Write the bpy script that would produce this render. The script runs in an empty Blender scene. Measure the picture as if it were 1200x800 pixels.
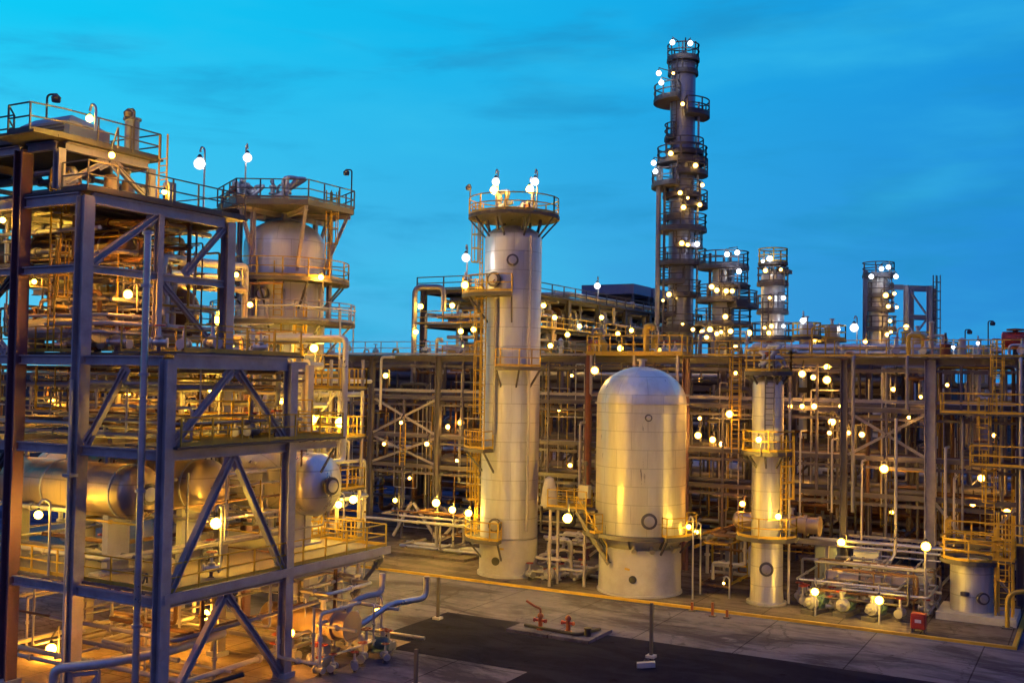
import bpy, math, random
from mathutils import Vector, Matrix
random.seed(7)
R_ = math.radians
scene = bpy.context.scene
col = scene.collection

# ------------------------------------------------------------------ camera
F_PX, EYE, YAW, PITCH, ROLL = 1242.0, 12.5, R_(29.14), R_(2.013), R_(0.951)
cam_d = bpy.data.cameras.new('camera'); cam = bpy.data.objects.new('camera', cam_d); col.objects.link(cam)
fw = Vector((-math.sin(YAW) * math.cos(PITCH), math.cos(YAW) * math.cos(PITCH), math.sin(PITCH)))
rt0 = Vector((math.cos(YAW), math.sin(YAW), 0)); up0 = rt0.cross(fw)
rt = rt0 * math.cos(ROLL) + up0 * math.sin(ROLL); up = rt.cross(fw)
cam.matrix_world = Matrix(((rt.x, up.x, -fw.x, 0), (rt.y, up.y, -fw.y, 0), (rt.z, up.z, -fw.z, EYE), (0, 0, 0, 1)))
cam_d.sensor_width = 36.0; cam_d.lens = F_PX / 1200 * 36.0
cam_d.clip_start = 0.5; cam_d.clip_end = 9000
scene.camera = cam

def at(px, py, depth):
    """a point of the plant seen at a measured spot of the photograph and a distance along the view"""
    return Vector((0, 0, EYE)) + (fw + rt * ((px - 600) / F_PX) + up * ((400 - py) / F_PX)) * depth
def atv(px, py, v):
    d = fw + rt * ((px - 600) / F_PX) + up * ((400 - py) / F_PX)
    return Vector((0, 0, EYE)) + d * (v / d.y)
def atu(px, py, u):
    d = fw + rt * ((px - 600) / F_PX) + up * ((400 - py) / F_PX)
    return Vector((0, 0, EYE)) + d * (u / d.x)
def gnd(px, py, z=0.0):
    d = fw + rt * ((px - 600) / F_PX) + up * ((400 - py) / F_PX)
    return Vector((0, 0, EYE)) + d * ((z - EYE) / d.z)

# ------------------------------------------------------------------ sky, faint last daylight, exposure
world = bpy.data.worlds.new('World'); scene.world = world; world.use_nodes = True
def build_sky():
    nt = world.node_tree; N = nt.nodes; Lk = nt.links; N.clear()
    out = N.new('ShaderNodeOutputWorld'); bg = N.new('ShaderNodeBackground'); bg.inputs['Strength'].default_value = 1.0
    tc = N.new('ShaderNodeTexCoord'); sep = N.new('ShaderNodeSeparateXYZ'); Lk.new(tc.outputs['Generated'], sep.inputs[0])
    def dot(v):
        n = N.new('ShaderNodeVectorMath'); n.operation = 'DOT_PRODUCT'; n.inputs[1].default_value = v
        Lk.new(tc.outputs['Generated'], n.inputs[0]); return n.outputs['Value']
    side = dot((math.cos(YAW), math.sin(YAW), 0)); front = dot((-math.sin(YAW), math.cos(YAW), 0))
    def maprange(sock, a, b, c=0.0, d=1.0, smooth=True):
        n = N.new('ShaderNodeMapRange'); n.interpolation_type = 'SMOOTHSTEP' if smooth else 'LINEAR'; n.clamp = True
        Lk.new(sock, n.inputs['Value'])
        for k, x in zip(('From Min', 'From Max', 'To Min', 'To Max'), (a, b, c, d)): n.inputs[k].default_value = x
        return n.outputs['Result']
    def mix(fac, a, b, mode='MIX'):
        n = N.new('ShaderNodeMix'); n.data_type = 'RGBA'; n.blend_type = mode
        for i, x in ((0, fac), (6, a), (7, b)):
            if isinstance(x, (int, float)): n.inputs[i].default_value = x
            elif isinstance(x, tuple): n.inputs[i].default_value = (*x, 1)
            else: Lk.new(x, n.inputs[i])
        return n.outputs[2]
    ss = maprange(side, -0.46, 0.46, smooth=False)
    low = mix(ss, SKY['low_l'], SKY['low_r']); high = mix(ss, SKY['high_l'], SKY['high_r'])
    band = mix(maprange(sep.outputs['Z'], 0.0, 0.30, smooth=False), low, high)
    # thin streaks of cloud, drawn out along the horizon
    mp = N.new('ShaderNodeMapping'); mp.inputs['Scale'].default_value = (2.2, 2.2, 11.0); mp.inputs['Rotation'].default_value = (0.10, 0.13, 0)
    Lk.new(tc.outputs['Generated'], mp.inputs[0])
    nz = N.new('ShaderNodeTexNoise'); nz.inputs['Scale'].default_value = 2.3; nz.inputs['Detail'].default_value = 8.0; nz.inputs['Roughness'].default_value = 0.55; nz.inputs['Distortion'].default_value = 0.35
    Lk.new(mp.outputs[0], nz.inputs['Vector'])
    dark = maprange(nz.outputs[0], 0.47, 0.74, 0, SKY['cloud'])
    band = mix(dark, band, SKY['cloud_dark'])
    mp2 = N.new('ShaderNodeMapping'); mp2.inputs['Scale'].default_value = (1.5, 1.5, 6.0); mp2.inputs['Location'].default_value = (3.1, 1.7, 0.6)
    Lk.new(tc.outputs['Generated'], mp2.inputs[0])
    nz2 = N.new('ShaderNodeTexNoise'); nz2.inputs['Scale'].default_value = 2.1; nz2.inputs['Detail'].default_value = 5.0
    Lk.new(mp2.outputs[0], nz2.inputs['Vector'])
    band = mix(maprange(nz2.outputs[0], 0.46, 0.75, 0, SKY['cloud2']), band, SKY['cloud_light'])
    over = maprange(sep.outputs['Z'], 0.36, 0.62)
    behind = maprange(front, 0.35, -0.1)
    mx = N.new('ShaderNodeMath'); mx.operation = 'MAXIMUM'; Lk.new(over, mx.inputs[0]); Lk.new(behind, mx.inputs[1])
    dusk = mix(maprange(sep.outputs['Z'], 0.15, 0.85), SKY['dusk_low'], SKY['dusk_high'])
    allsky = mix(mx.outputs[0], band, dusk)
    st = N.new('ShaderNodeTexSky'); st.sky_type = 'NISHITA'; st.sun_disc = False; st.sun_elevation = R_(1.0); st.sun_rotation = R_(150)
    sky = mix(0.003, allsky, st.outputs[0], 'ADD')
    Lk.new(sky, bg.inputs['Color']); Lk.new(bg.outputs[0], out.inputs['Surface'])
SKY = dict(low_l=(0.115, 0.575, 0.86), low_r=(0.016, 0.235, 0.64), high_l=(0.002, 0.60, 0.93), high_r=(0.008, 0.275, 0.72),
           cloud=0.62, cloud_dark=(0.012, 0.27, 0.56), cloud2=0.5, cloud_light=(0.045, 0.55, 0.86), dusk_low=(0.102, 0.096, 0.28), dusk_high=(0.075, 0.17, 0.56))
build_sky()
sun_d = bpy.data.lights.new('sun', 'SUN'); sun = bpy.data.objects.new('sun', sun_d); col.objects.link(sun)
sun_d.energy = 0.08; sun_d.angle = R_(25); sun_d.color = (0.75, 0.7, 1.0); sun.rotation_euler = (R_(62), 0, R_(-10))
vs = scene.view_settings; vs.view_transform = 'Standard'; vs.look = 'None'; vs.exposure = 0.0; vs.gamma = 1.0; vs.use_curve_mapping = False
cy = scene.cycles
cy.use_denoising = True
try: cy.denoiser = 'OPENIMAGEDENOISE'
except Exception: pass
cy.max_bounces = 5; cy.diffuse_bounces = 3; cy.glossy_bounces = 3; cy.transmission_bounces = 2; cy.sample_clamp_indirect = 4.0; cy.sample_clamp_direct = 30.0
cy.caustics_reflective = False; cy.caustics_refractive = False
cy.use_light_tree = True

# ------------------------------------------------------------------ materials
M = {}
def mat(name, base, rough=0.6, metal=0.0, var=0.18, scale=1.2, bump=0.0, bscale=20.0, stretch=(1, 1, 1), rvar=0.12, dirt=None, dirt_amt=0.0):
    m = bpy.data.materials.new(name); m.use_nodes = True; nt = m.node_tree; N = nt.nodes; Lk = nt.links
    b = N['Principled BSDF']; b.inputs['Metallic'].default_value = metal
    tc = N.new('ShaderNodeTexCoord'); mp = N.new('ShaderNodeMapping'); mp.inputs['Scale'].default_value = stretch
    Lk.new(tc.outputs['Object'], mp.inputs[0])
    nz = N.new('ShaderNodeTexNoise'); nz.inputs['Scale'].default_value = scale; nz.inputs['Detail'].default_value = 6; nz.inputs['Roughness'].default_value = 0.62
    Lk.new(mp.outputs[0], nz.inputs['Vector'])
    mr = N.new('ShaderNodeMapRange'); mr.inputs['From Min'].default_value = 0.25; mr.inputs['From Max'].default_value = 0.75; mr.inputs['To Min'].default_value = 1 - var; mr.inputs['To Max'].default_value = 1 + var
    Lk.new(nz.outputs[0], mr.inputs['Value'])
    mx = N.new('ShaderNodeVectorMath'); mx.operation = 'SCALE'; mx.inputs[0].default_value = base; Lk.new(mr.outputs[0], mx.inputs['Scale'])
    colour = mx.outputs[0]
    if dirt:
        n2 = N.new('ShaderNodeTexNoise'); n2.inputs['Scale'].default_value = scale * 0.6; n2.inputs['Detail'].default_value = 8; n2.inputs['Roughness'].default_value = 0.7
        mp2 = N.new('ShaderNodeMapping'); mp2.inputs['Location'].default_value = (7, 3, 5); mp2.inputs['Scale'].default_value = stretch
        Lk.new(tc.outputs['Object'], mp2.inputs[0]); Lk.new(mp2.outputs[0], n2.inputs['Vector'])
        r2 = N.new('ShaderNodeMapRange'); r2.inputs['From Min'].default_value = 0.48; r2.inputs['From Max'].default_value = 0.68; r2.inputs['To Max'].default_value = dirt_amt
        Lk.new(n2.outputs[0], r2.inputs['Value'])
        mm = N.new('ShaderNodeMix'); mm.data_type = 'RGBA'; Lk.new(r2.outputs[0], mm.inputs[0]); Lk.new(colour, mm.inputs[6]); mm.inputs[7].default_value = (*dirt, 1)
        colour = mm.outputs[2]
    Lk.new(colour, b.inputs['Base Color'])
    rr = N.new('ShaderNodeMapRange'); rr.inputs['From Min'].default_value = 0.3; rr.inputs['From Max'].default_value = 0.7; rr.inputs['To Min'].default_value = max(0.05, rough - rvar); rr.inputs['To Max'].default_value = min(1, rough + rvar)
    Lk.new(nz.outputs[0], rr.inputs['Value']); Lk.new(rr.outputs[0], b.inputs['Roughness'])
    if bump:
        nb = N.new('ShaderNodeTexNoise'); nb.inputs['Scale'].default_value = bscale; nb.inputs['Detail'].default_value = 4
        Lk.new(mp.outputs[0], nb.inputs['Vector'])
        bp = N.new('ShaderNodeBump'); bp.inputs['Strength'].default_value = bump; bp.inputs['Distance'].default_value = 0.05
        Lk.new(nb.outputs[0], bp.inputs['Height']); Lk.new(bp.outputs[0], b.inputs['Normal'])
    M[name] = m; return m

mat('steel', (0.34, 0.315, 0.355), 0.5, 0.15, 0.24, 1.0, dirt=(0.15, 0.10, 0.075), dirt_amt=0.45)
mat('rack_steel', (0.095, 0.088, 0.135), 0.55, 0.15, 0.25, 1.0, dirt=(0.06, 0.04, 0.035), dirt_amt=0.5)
mat('steel_dark', (0.060, 0.057, 0.075), 0.6, 0.1, 0.2)
mat('steel_maroon', (0.15, 0.075, 0.10), 0.55, 0.1, 0.2)
mat('yellow', (0.46, 0.29, 0.025), 0.5, 0.0, 0.18, 2.0, dirt=(0.20, 0.13, 0.05), dirt_amt=0.4)
mat('grating', (0.070, 0.065, 0.070), 0.7, 0.3, 0.25, 3.0)
mat('deck_plate', (0.14, 0.115, 0.105), 0.75, 0.0, 0.3, 0.7, bump=0.2, dirt=(0.10, 0.08, 0.07), dirt_amt=0.7)
mat('silver', (0.60, 0.58, 0.55), 0.36, 0.85, 0.12, 1.5, dirt=(0.30, 0.24, 0.18), dirt_amt=0.35)
mat('galv', (0.46, 0.45, 0.46), 0.45, 0.6, 0.15, 2.0)
mat('pipe_grey', (0.22, 0.21, 0.24), 0.5, 0.2, 0.15, 1.5)
mat('pipe_white', (0.52, 0.48, 0.41), 0.45, 0.1, 0.12, 1.5, dirt=(0.3, 0.22, 0.15), dirt_amt=0.3)
mat('pipe_dark', (0.07, 0.065, 0.08), 0.5, 0.3, 0.2, 1.5)
mat('pipe_brown', (0.12, 0.06, 0.032), 0.55, 0.1, 0.2, 1.5)
mat('rust_red', (0.17, 0.045, 0.03), 0.6, 0.0, 0.25, 2.0)
mat('red_paint', (0.32, 0.03, 0.02), 0.45, 0.0, 0.15, 3.0)
mat('orange_paint', (0.22, 0.05, 0.02), 0.5, 0.0, 0.15, 3.0)
mat('black', (0.015, 0.015, 0.017), 0.6, 0.0, 0.2)
mat('fireproof', (0.42, 0.41, 0.42), 0.85, 0.0, 0.12, 0.9, bump=0.25, bscale=9, dirt=(0.25, 0.22, 0.21), dirt_amt=0.5)
mat('cabinet', (0.14, 0.17, 0.30), 0.5, 0.1, 0.12, 2.0)
mat('motor_green', (0.09, 0.16, 0.15), 0.5, 0.1, 0.15, 2.0)
mat('signal_white', (0.72, 0.70, 0.66), 0.5)

def cladding(name, base, rough, metal, seam, aniso=0.6):
    """rolled sheet cladding: lap seams, dents drawn out down the sheets, a little staining"""
    m = mat(name, base, rough, metal, 0.10, 0.8, stretch=(1.6, 1.6, 0.25), rvar=0.10, dirt=(0.34, 0.30, 0.26), dirt_amt=0.45)
    nt = m.node_tree; N = nt.nodes; Lk = nt.links; b = N['Principled BSDF']
    tc = N.new('ShaderNodeTexCoord'); sp = N.new('ShaderNodeSeparateXYZ'); Lk.new(tc.outputs['Object'], sp.inputs[0])
    def math_(op, a, v=None):
        n = N.new('ShaderNodeMath'); n.operation = op
        if isinstance(a, float): n.inputs[0].default_value = a
        else: Lk.new(a, n.inputs[0])
        if v is not None:
            if isinstance(v, float): n.inputs[1].default_value = v
            else: Lk.new(v, n.inputs[1])
        return n.outputs[0]
    zf = math_('FRACT', math_('DIVIDE', sp.outputs['Z'], seam))
    ridge = math_('LESS_THAN', zf, 0.05)
    ang = math_('DIVIDE', math_('ARCTAN2', sp.outputs['Y'], sp.outputs['X']), 6.28318)
    rowz = math_('FLOOR', math_('DIVIDE', sp.outputs['Z'], seam))
    af = math_('FRACT', math_('ADD', math_('MULTIPLY', ang, 9.0), math_('MULTIPLY', rowz, 0.5)))
    ridge2 = math_('LESS_THAN', af, 0.02)
    mp = N.new('ShaderNodeMapping'); mp.inputs['Scale'].default_value = (1.5, 1.5, 0.05); Lk.new(tc.outputs['Object'], mp.inputs[0])
    nz = N.new('ShaderNodeTexNoise'); nz.inputs['Scale'].default_value = 1.1; nz.inputs['Detail'].default_value = 1; Lk.new(mp.outputs[0], nz.inputs['Vector'])
    h = math_('ADD', math_('MULTIPLY', nz.outputs[0], 1.5), math_('MULTIPLY', math_('MAXIMUM', ridge, ridge2), 0.25))
    bp = N.new('ShaderNodeBump'); bp.inputs['Strength'].default_value = 0.55; bp.inputs['Distance'].default_value = 0.06
    Lk.new(h, bp.inputs['Height']); Lk.new(bp.outputs[0], b.inputs['Normal'])
    src = b.inputs['Base Color'].links[0].from_socket; dk = math_('SUBTRACT', 1.0, math_('MULTIPLY', math_('MAXIMUM', ridge, ridge2), 0.28))
    sc = N.new('ShaderNodeVectorMath'); sc.operation = 'SCALE'; Lk.new(src, sc.inputs[0]); Lk.new(dk, sc.inputs['Scale']); Lk.new(sc.outputs[0], b.inputs['Base Color'])
    b.inputs['Anisotropic'].default_value = aniso; b.inputs['Anisotropic Rotation'].default_value = 0.25
    tg = N.new('ShaderNodeTangent'); tg.direction_type = 'RADIAL'; tg.axis = 'Z'; Lk.new(tg.outputs[0], b.inputs['Tangent'])
    return m
cladding('clad_bright', (0.74, 0.72, 0.66), 0.36, 0.72, 1.05)
cladding('clad_dull', (0.60, 0.605, 0.63), 0.42, 0.6, 1.2)
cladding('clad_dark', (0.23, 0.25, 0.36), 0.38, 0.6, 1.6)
cladding('clad_gloss', (0.72, 0.70, 0.66), 0.33, 0.85, 1.2)
cladding('clad_copper', (0.56, 0.42, 0.30), 0.36, 0.75, 1.2)

def ground_mat(name, base, patch, amount, scale=0.12, rough=0.85, wet=0.0, joints=0.0):
    m = mat(name, base, rough, 0.0, 0.16, 1.6, bump=0.3, bscale=18, rvar=0.1)
    nt = m.node_tree; N = nt.nodes; Lk = nt.links; b = N['Principled BSDF']
    src = b.inputs['Base Color'].links[0].from_socket
    tc = N.new('ShaderNodeTexCoord'); mp = N.new('ShaderNodeMapping'); mp.inputs['Scale'].default_value = (0.6, 1.5, 1); Lk.new(tc.outputs['Object'], mp.inputs[0])
    nz = N.new('ShaderNodeTexNoise'); nz.inputs['Scale'].default_value = scale * 2; nz.inputs['Detail'].default_value = 9; nz.inputs['Roughness'].default_value = 0.68; nz.inputs['Distortion'].default_value = 0.6
    Lk.new(mp.outputs[0], nz.inputs['Vector'])
    mr = N.new('ShaderNodeMapRange'); mr.inputs['From Min'].default_value = 0.45; mr.inputs['From Max'].default_value = 0.58; mr.inputs['To Max'].default_value = amount
    Lk.new(nz.outputs[0], mr.inputs['Value'])
    mm = N.new('ShaderNodeMix'); mm.data_type = 'RGBA'; Lk.new(mr.outputs[0], mm.inputs[0]); Lk.new(src, mm.inputs[6]); mm.inputs[7].default_value = (*patch, 1)
    res = mm.outputs[2]; b.inputs['Specular IOR Level'].default_value = 0.0
    # small dark spots and drips, and the joints between poured slabs
    sp = N.new('ShaderNodeTexNoise'); sp.inputs['Scale'].default_value = 1.1; sp.inputs['Detail'].default_value = 3; Lk.new(tc.outputs['Object'], sp.inputs['Vector'])
    sr = N.new('ShaderNodeMapRange'); sr.inputs['From Min'].default_value = 0.66; sr.inputs['From Max'].default_value = 0.72; sr.inputs['To Max'].default_value = 0.65; Lk.new(sp.outputs[0], sr.inputs['Value'])
    m3 = N.new('ShaderNodeMix'); m3.data_type = 'RGBA'; Lk.new(sr.outputs[0], m3.inputs[0]); Lk.new(res, m3.inputs[6]); m3.inputs[7].default_value = tuple(x * 0.35 for x in base) + (1,); res = m3.outputs[2]
    lt = N.new('ShaderNodeTexNoise'); lt.inputs['Scale'].default_value = 0.45; lt.inputs['Detail'].default_value = 7; lt.inputs['Roughness'].default_value = 0.75; mp3 = N.new('ShaderNodeMapping'); mp3.inputs['Location'].default_value = (13, 5, 0); mp3.inputs['Scale'].default_value = (1, 2.2, 1); Lk.new(tc.outputs['Object'], mp3.inputs[0]); Lk.new(mp3.outputs[0], lt.inputs['Vector'])
    lr = N.new('ShaderNodeMapRange'); lr.inputs['From Min'].default_value = 0.56; lr.inputs['From Max'].default_value = 0.66; lr.inputs['To Max'].default_value = 0.5; Lk.new(lt.outputs[0], lr.inputs['Value'])
    m4 = N.new('ShaderNodeMix'); m4.data_type = 'RGBA'; Lk.new(lr.outputs[0], m4.inputs[0]); Lk.new(res, m4.inputs[6]); m4.inputs[7].default_value = tuple(min(1, x * 1.5) for x in base) + (1,); res = m4.outputs[2]
    if joints:
        vo = N.new('ShaderNodeTexVoronoi'); vo.feature = 'DISTANCE_TO_EDGE'; vo.inputs['Scale'].default_value = 0.22
        wv = N.new('ShaderNodeVectorMath'); wv.operation = 'MULTIPLY_ADD'; Lk.new(lt.outputs['Color'], wv.inputs[0]); wv.inputs[1].default_value = (1.6, 1.6, 0); Lk.new(tc.outputs['Object'], wv.inputs[2]); Lk.new(wv.outputs[0], vo.inputs['Vector'])
        cr = N.new('ShaderNodeMath'); cr.operation = 'LESS_THAN'; cr.inputs[1].default_value = 0.006; Lk.new(vo.outputs['Distance'], cr.inputs[0])
        cm_ = N.new('ShaderNodeMath'); cm_.operation = 'MULTIPLY'; cm_.inputs[1].default_value = 0.6; Lk.new(cr.outputs[0], cm_.inputs[0])
        m6 = N.new('ShaderNodeMix'); m6.data_type = 'RGBA'; Lk.new(cm_.outputs[0], m6.inputs[0]); Lk.new(res, m6.inputs[6]); m6.inputs[7].default_value = tuple(x * 0.3 for x in base) + (1,); res = m6.outputs[2]
        bk = N.new('ShaderNodeTexBrick'); bk.offset = 0.0; bk.inputs['Scale'].default_value = 1.0; bk.inputs['Brick Width'].default_value = joints; bk.inputs['Row Height'].default_value = joints * 0.8; bk.inputs['Mortar Size'].default_value = 0.035; bk.inputs['Mortar Smooth'].default_value = 0.2
        bk.inputs['Color1'].default_value = (1, 1, 1, 1); bk.inputs['Color2'].default_value = (.8, .8, .82, 1); bk.inputs['Mortar'].default_value = (.3, .3, .3, 1); Lk.new(tc.outputs['Object'], bk.inputs['Vector'])
        m5 = N.new('ShaderNodeMix'); m5.data_type = 'RGBA'; m5.blend_type = 'MULTIPLY'; m5.inputs[0].default_value = 0.9; Lk.new(res, m5.inputs[6]); Lk.new(bk.outputs['Color'], m5.inputs[7]); res = m5.outputs[2]
    Lk.new(res, b.inputs['Base Color'])
    if wet:
        rr = N.new('ShaderNodeMapRange'); rr.inputs['From Min'].default_value = 0.42; rr.inputs['From Max'].default_value = 0.62; rr.inputs['To Min'].default_value = rough; rr.inputs['To Max'].default_value = wet
        Lk.new(nz.outputs[0], rr.inputs['Value']); Lk.new(rr.outputs[0], b.inputs['Roughness'])
    return m
ground_mat('concrete', (0.125, 0.125, 0.195), (0.040, 0.040, 0.068), 0.9, 0.10, joints=5.0)
ground_mat('slab', (0.135, 0.118, 0.122), (0.06, 0.052, 0.055), 0.85, 0.25, joints=4.0)
ground_mat('lamplit_slab', (0.30, 0.24, 0.19), (0.16, 0.12, 0.09), 0.7, 0.3, joints=3.5)  # paler, warmer slab: orange lamp light put into the colour
ground_mat('asphalt', (0.013, 0.0135, 0.027), (0.022, 0.023, 0.042), 0.6, 0.2)
ground_mat('earth', (0.06, 0.05, 0.05), (0.035, 0.033, 0.035), 0.7, 0.02)

def lamp_mat(name, colour, core, edge):
    """a frosted well-glass lamp: the bulb inside shows brightest through the middle of the glass"""
    m = bpy.data.materials.new(name); m.use_nodes = True; nt = m.node_tree; N = nt.nodes; Lk = nt.links; N.clear()
    out = N.new('ShaderNodeOutputMaterial'); em = N.new('ShaderNodeEmission'); em.inputs['Color'].default_value = (*colour, 1)
    lw = N.new('ShaderNodeLayerWeight'); lw.inputs['Blend'].default_value = 0.5
    inv = N.new('ShaderNodeMath'); inv.operation = 'SUBTRACT'; inv.inputs[0].default_value = 1.0; Lk.new(lw.outputs['Facing'], inv.inputs[1])
    pw = N.new('ShaderNodeMath'); pw.operation = 'POWER'; pw.inputs[1].default_value = 7.0; Lk.new(inv.outputs[0], pw.inputs[0])
    ma = N.new('ShaderNodeMath'); ma.operation = 'MULTIPLY_ADD'; ma.inputs[1].default_value = core; ma.inputs[2].default_value = edge; Lk.new(pw.outputs[0], ma.inputs[0])
    Lk.new(ma.outputs[0], em.inputs['Strength']); Lk.new(em.outputs[0], out.inputs['Surface'])
    M[name] = m; return m
LAMP = 960.0
lamp_mat('lamp_warm', (1.0, 0.43, 0.045), LAMP * 0.55, 1.3)
lamp_mat('lamp_gold', (1.0, 0.57, 0.055), LAMP * 0.58, 1.3)
lamp_mat('lamp_white', (0.92, 0.96, 1.0), LAMP * 0.10, 1.0)
lamp_mat('lamp_orange', (1.0, 0.32, 0.03), LAMP * 0.7, 1.3)
lamp_mat('lamp_hot', (1.0, 0.58, 0.055), LAMP * 5.0, 1.3)
lamp_mat('lamp_ember', (1.0, 0.42, 0.035), LAMP * 5.2, 1.3)
lamp_mat('lamp_far', (1.0, 0.55, 0.10), LAMP * 0.09, 1.3)
lamp_mat('lamp_dim', (1.0, 0.46, 0.06), LAMP * 0.28, 1.3)

# ------------------------------------------------------------------ mesh building
ORIGIN = {}
class MB:
    def __init__(s): s.v = []; s.f = []; s.sm = []
    def add(s, vs, fs, smooth=False):
        n = len(s.v); s.v += [tuple(x) for x in vs]; s.f += [tuple(i + n for i in f) for f in fs]; s.sm += [smooth] * len(fs); return s
    def obox(s, c, ax, h):
        c = Vector(c); X, Y, Z = (Vector(a) * k for a, k in zip(ax, h))
        vs = [c + X * i + Y * j + Z * k for k in (-1, 1) for j in (-1, 1) for i in (-1, 1)]
        return s.add(vs, [(0, 2, 3, 1), (4, 5, 7, 6), (0, 1, 5, 4), (2, 6, 7, 3), (0, 4, 6, 2), (1, 3, 7, 5)])
    def box(s, x0, y0, z0, x1, y1, z1):
        return s.obox(((x0 + x1) / 2, (y0 + y1) / 2, (z0 + z1) / 2), ((1, 0, 0), (0, 1, 0), (0, 0, 1)), (abs(x1 - x0) / 2, abs(y1 - y0) / 2, abs(z1 - z0) / 2))
    def axes(s, p0, p1):
        d = (Vector(p1) - Vector(p0)).normalized()
        ref = Vector((0, 0, 1)) if abs(d.z) < 0.95 else Vector((1, 0, 0))
        sd = d.cross(ref).normalized(); return d, sd, sd.cross(d).normalized()
    def bar(s, p0, p1, w, h=None):
        h = w if h is None else h; p0, p1 = Vector(p0), Vector(p1); d, sd, u = s.axes(p0, p1)
        return s.obox((p0 + p1) / 2, (d, sd, u), ((p1 - p0).length / 2, w / 2, h / 2))
    def hbeam(s, p0, p1, w, h, t=0.05):
        p0, p1 = Vector(p0), Vector(p1); d, sd, u = s.axes(p0, p1); L = (p1 - p0).length / 2; c = (p0 + p1) / 2
        s.obox(c + u * (h / 2 - t / 2), (d, sd, u), (L, w / 2, t / 2)); s.obox(c - u * (h / 2 - t / 2), (d, sd, u), (L, w / 2, t / 2))
        return s.obox(c, (d, sd, u), (L - 0.004, t / 2, h / 2 - t + 0.003))
    def tube(s, pts, r, n=8, cap=True):
        pts = [Vector(p) for p in pts]; rs = r if isinstance(r, (list, tuple)) else [r] * len(pts)
        rings = []; prev = None
        for i, p in enumerate(pts):
            a = (pts[i] - pts[i - 1]).normalized() if i else (pts[1] - pts[0]).normalized()
            b = (pts[i + 1] - pts[i]).normalized() if i < len(pts) - 1 else a
            t = (a + b); t = t.normalized() if t.length > 1e-6 else a
            if prev is None:
                ref = Vector((0, 0, 1)) if abs(t.z) < 0.9 else Vector((1, 0, 0)); x = t.cross(ref).normalized()
            else:
                x = prev - t * prev.dot(t); x = x.normalized() if x.length > 1e-6 else t.orthogonal().normalized()
            prev = x; y = t.cross(x)
            k = 1.0 / max(0.5, math.sqrt(max(0.0, (1 + a.dot(b)) / 2)))
            rings.append([p + (x * math.cos(2 * math.pi * j / n) + y * math.sin(2 * math.pi * j / n)) * rs[i] * (k if n > 4 else 1) for j in range(n)])
        vs = [q for rg in rings for q in rg]; fs = []
        for i in range(len(rings) - 1):
            for j in range(n):
                fs.append((i * n + j, i * n + (j + 1) % n, (i + 1) * n + (j + 1) % n, (i + 1) * n + j))
        s.add(vs, fs, n > 4)
        if cap:
            k = len(s.v) - len(vs); s.f += [tuple(k + j for j in range(n))[::-1], tuple(k + (len(rings) - 1) * n + j for j in range(n))]; s.sm += [False, False]
        return s
    def lathe(s, prof, n=32, c=(0, 0, 0), axis='Z', a0=None, a1=None):
        """prof: (radius, height along axis) pairs"""
        c = Vector(c); B = {'Z': (Vector((1, 0, 0)), Vector((0, 1, 0)), Vector((0, 0, 1))), 'X': (Vector((0, 1, 0)), Vector((0, 0, 1)), Vector((1, 0, 0))), 'Y': (Vector((0, 0, 1)), Vector((1, 0, 0)), Vector((0, 1, 0)))}
        X, Y, Z = B[axis] if isinstance(axis, str) else axis
        vs = []; fs = []; m = len(prof)
        for r, h in prof:
            r = max(r, 0.002)
            for j in range(n):
                t = 2 * math.pi * j / n; vs.append(c + X * (r * math.cos(t)) + Y * (r * math.sin(t)) + Z * h)
        for i in range(m - 1):
            for j in range(n): fs.append((i * n + j, i * n + (j + 1) % n, (i + 1) * n + (j + 1) % n, (i + 1) * n + j))
        s.add(vs, fs, True); k = len(s.v) - len(vs)
        s.f += [tuple(k + j for j in range(n))[::-1], tuple(k + (m - 1) * n + j for j in range(n))]; s.sm += [False, False]
        return s
    def sector(s, c, r0, r1, z0, z1, a0, a1, n=24):
        cx, cy_ = c; vs = []; full = abs(a1 - a0) > 359.9
        for i in range(n + 1):
            t = R_(a0 + (a1 - a0) * i / n)
            for r, z in ((r0, z0), (r1, z0), (r1, z1), (r0, z1)): vs.append((cx + r * math.cos(t), cy_ + r * math.sin(t), z))
        fs = []
        for i in range(n):
            b = i * 4
            for k in range(4): fs.append((b + k, b + (k + 1) % 4, b + 4 + (k + 1) % 4, b + 4 + k))
        if not full: fs += [(0, 3, 2, 1), (n * 4, n * 4 + 1, n * 4 + 2, n * 4 + 3)]
        return s.add(vs, fs)
    def build(s, name, m, parent=None, origin=None, bevel=0.0):
        if parent is not None: o0 = ORIGIN[parent.name]
        elif origin is not None: o0 = Vector(origin)
        else:
            xs, ys, zs = zip(*s.v); o0 = Vector(((min(xs) + max(xs)) / 2, (min(ys) + max(ys)) / 2, min(zs)))
        me = bpy.data.meshes.new(name); me.from_pydata([Vector(p) - o0 for p in s.v], [], s.f)
        me.polygons.foreach_set('use_smooth', s.sm); me.materials.append(M[m] if isinstance(m, str) else m); me.update()
        if any(s.sm):
            try: me.set_sharp_from_angle(angle=R_(38))
            except Exception: pass
        o = bpy.data.objects.new(name, me); col.objects.link(o)
        if parent is not None: o.parent = parent
        else: o.location = o0
        ORIGIN[o.name] = o0
        if bevel:
            b = o.modifiers.new('soft edges', 'BEVEL'); b.width = bevel; b.segments = 1; b.limit_method = 'ANGLE'
        return o
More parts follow.
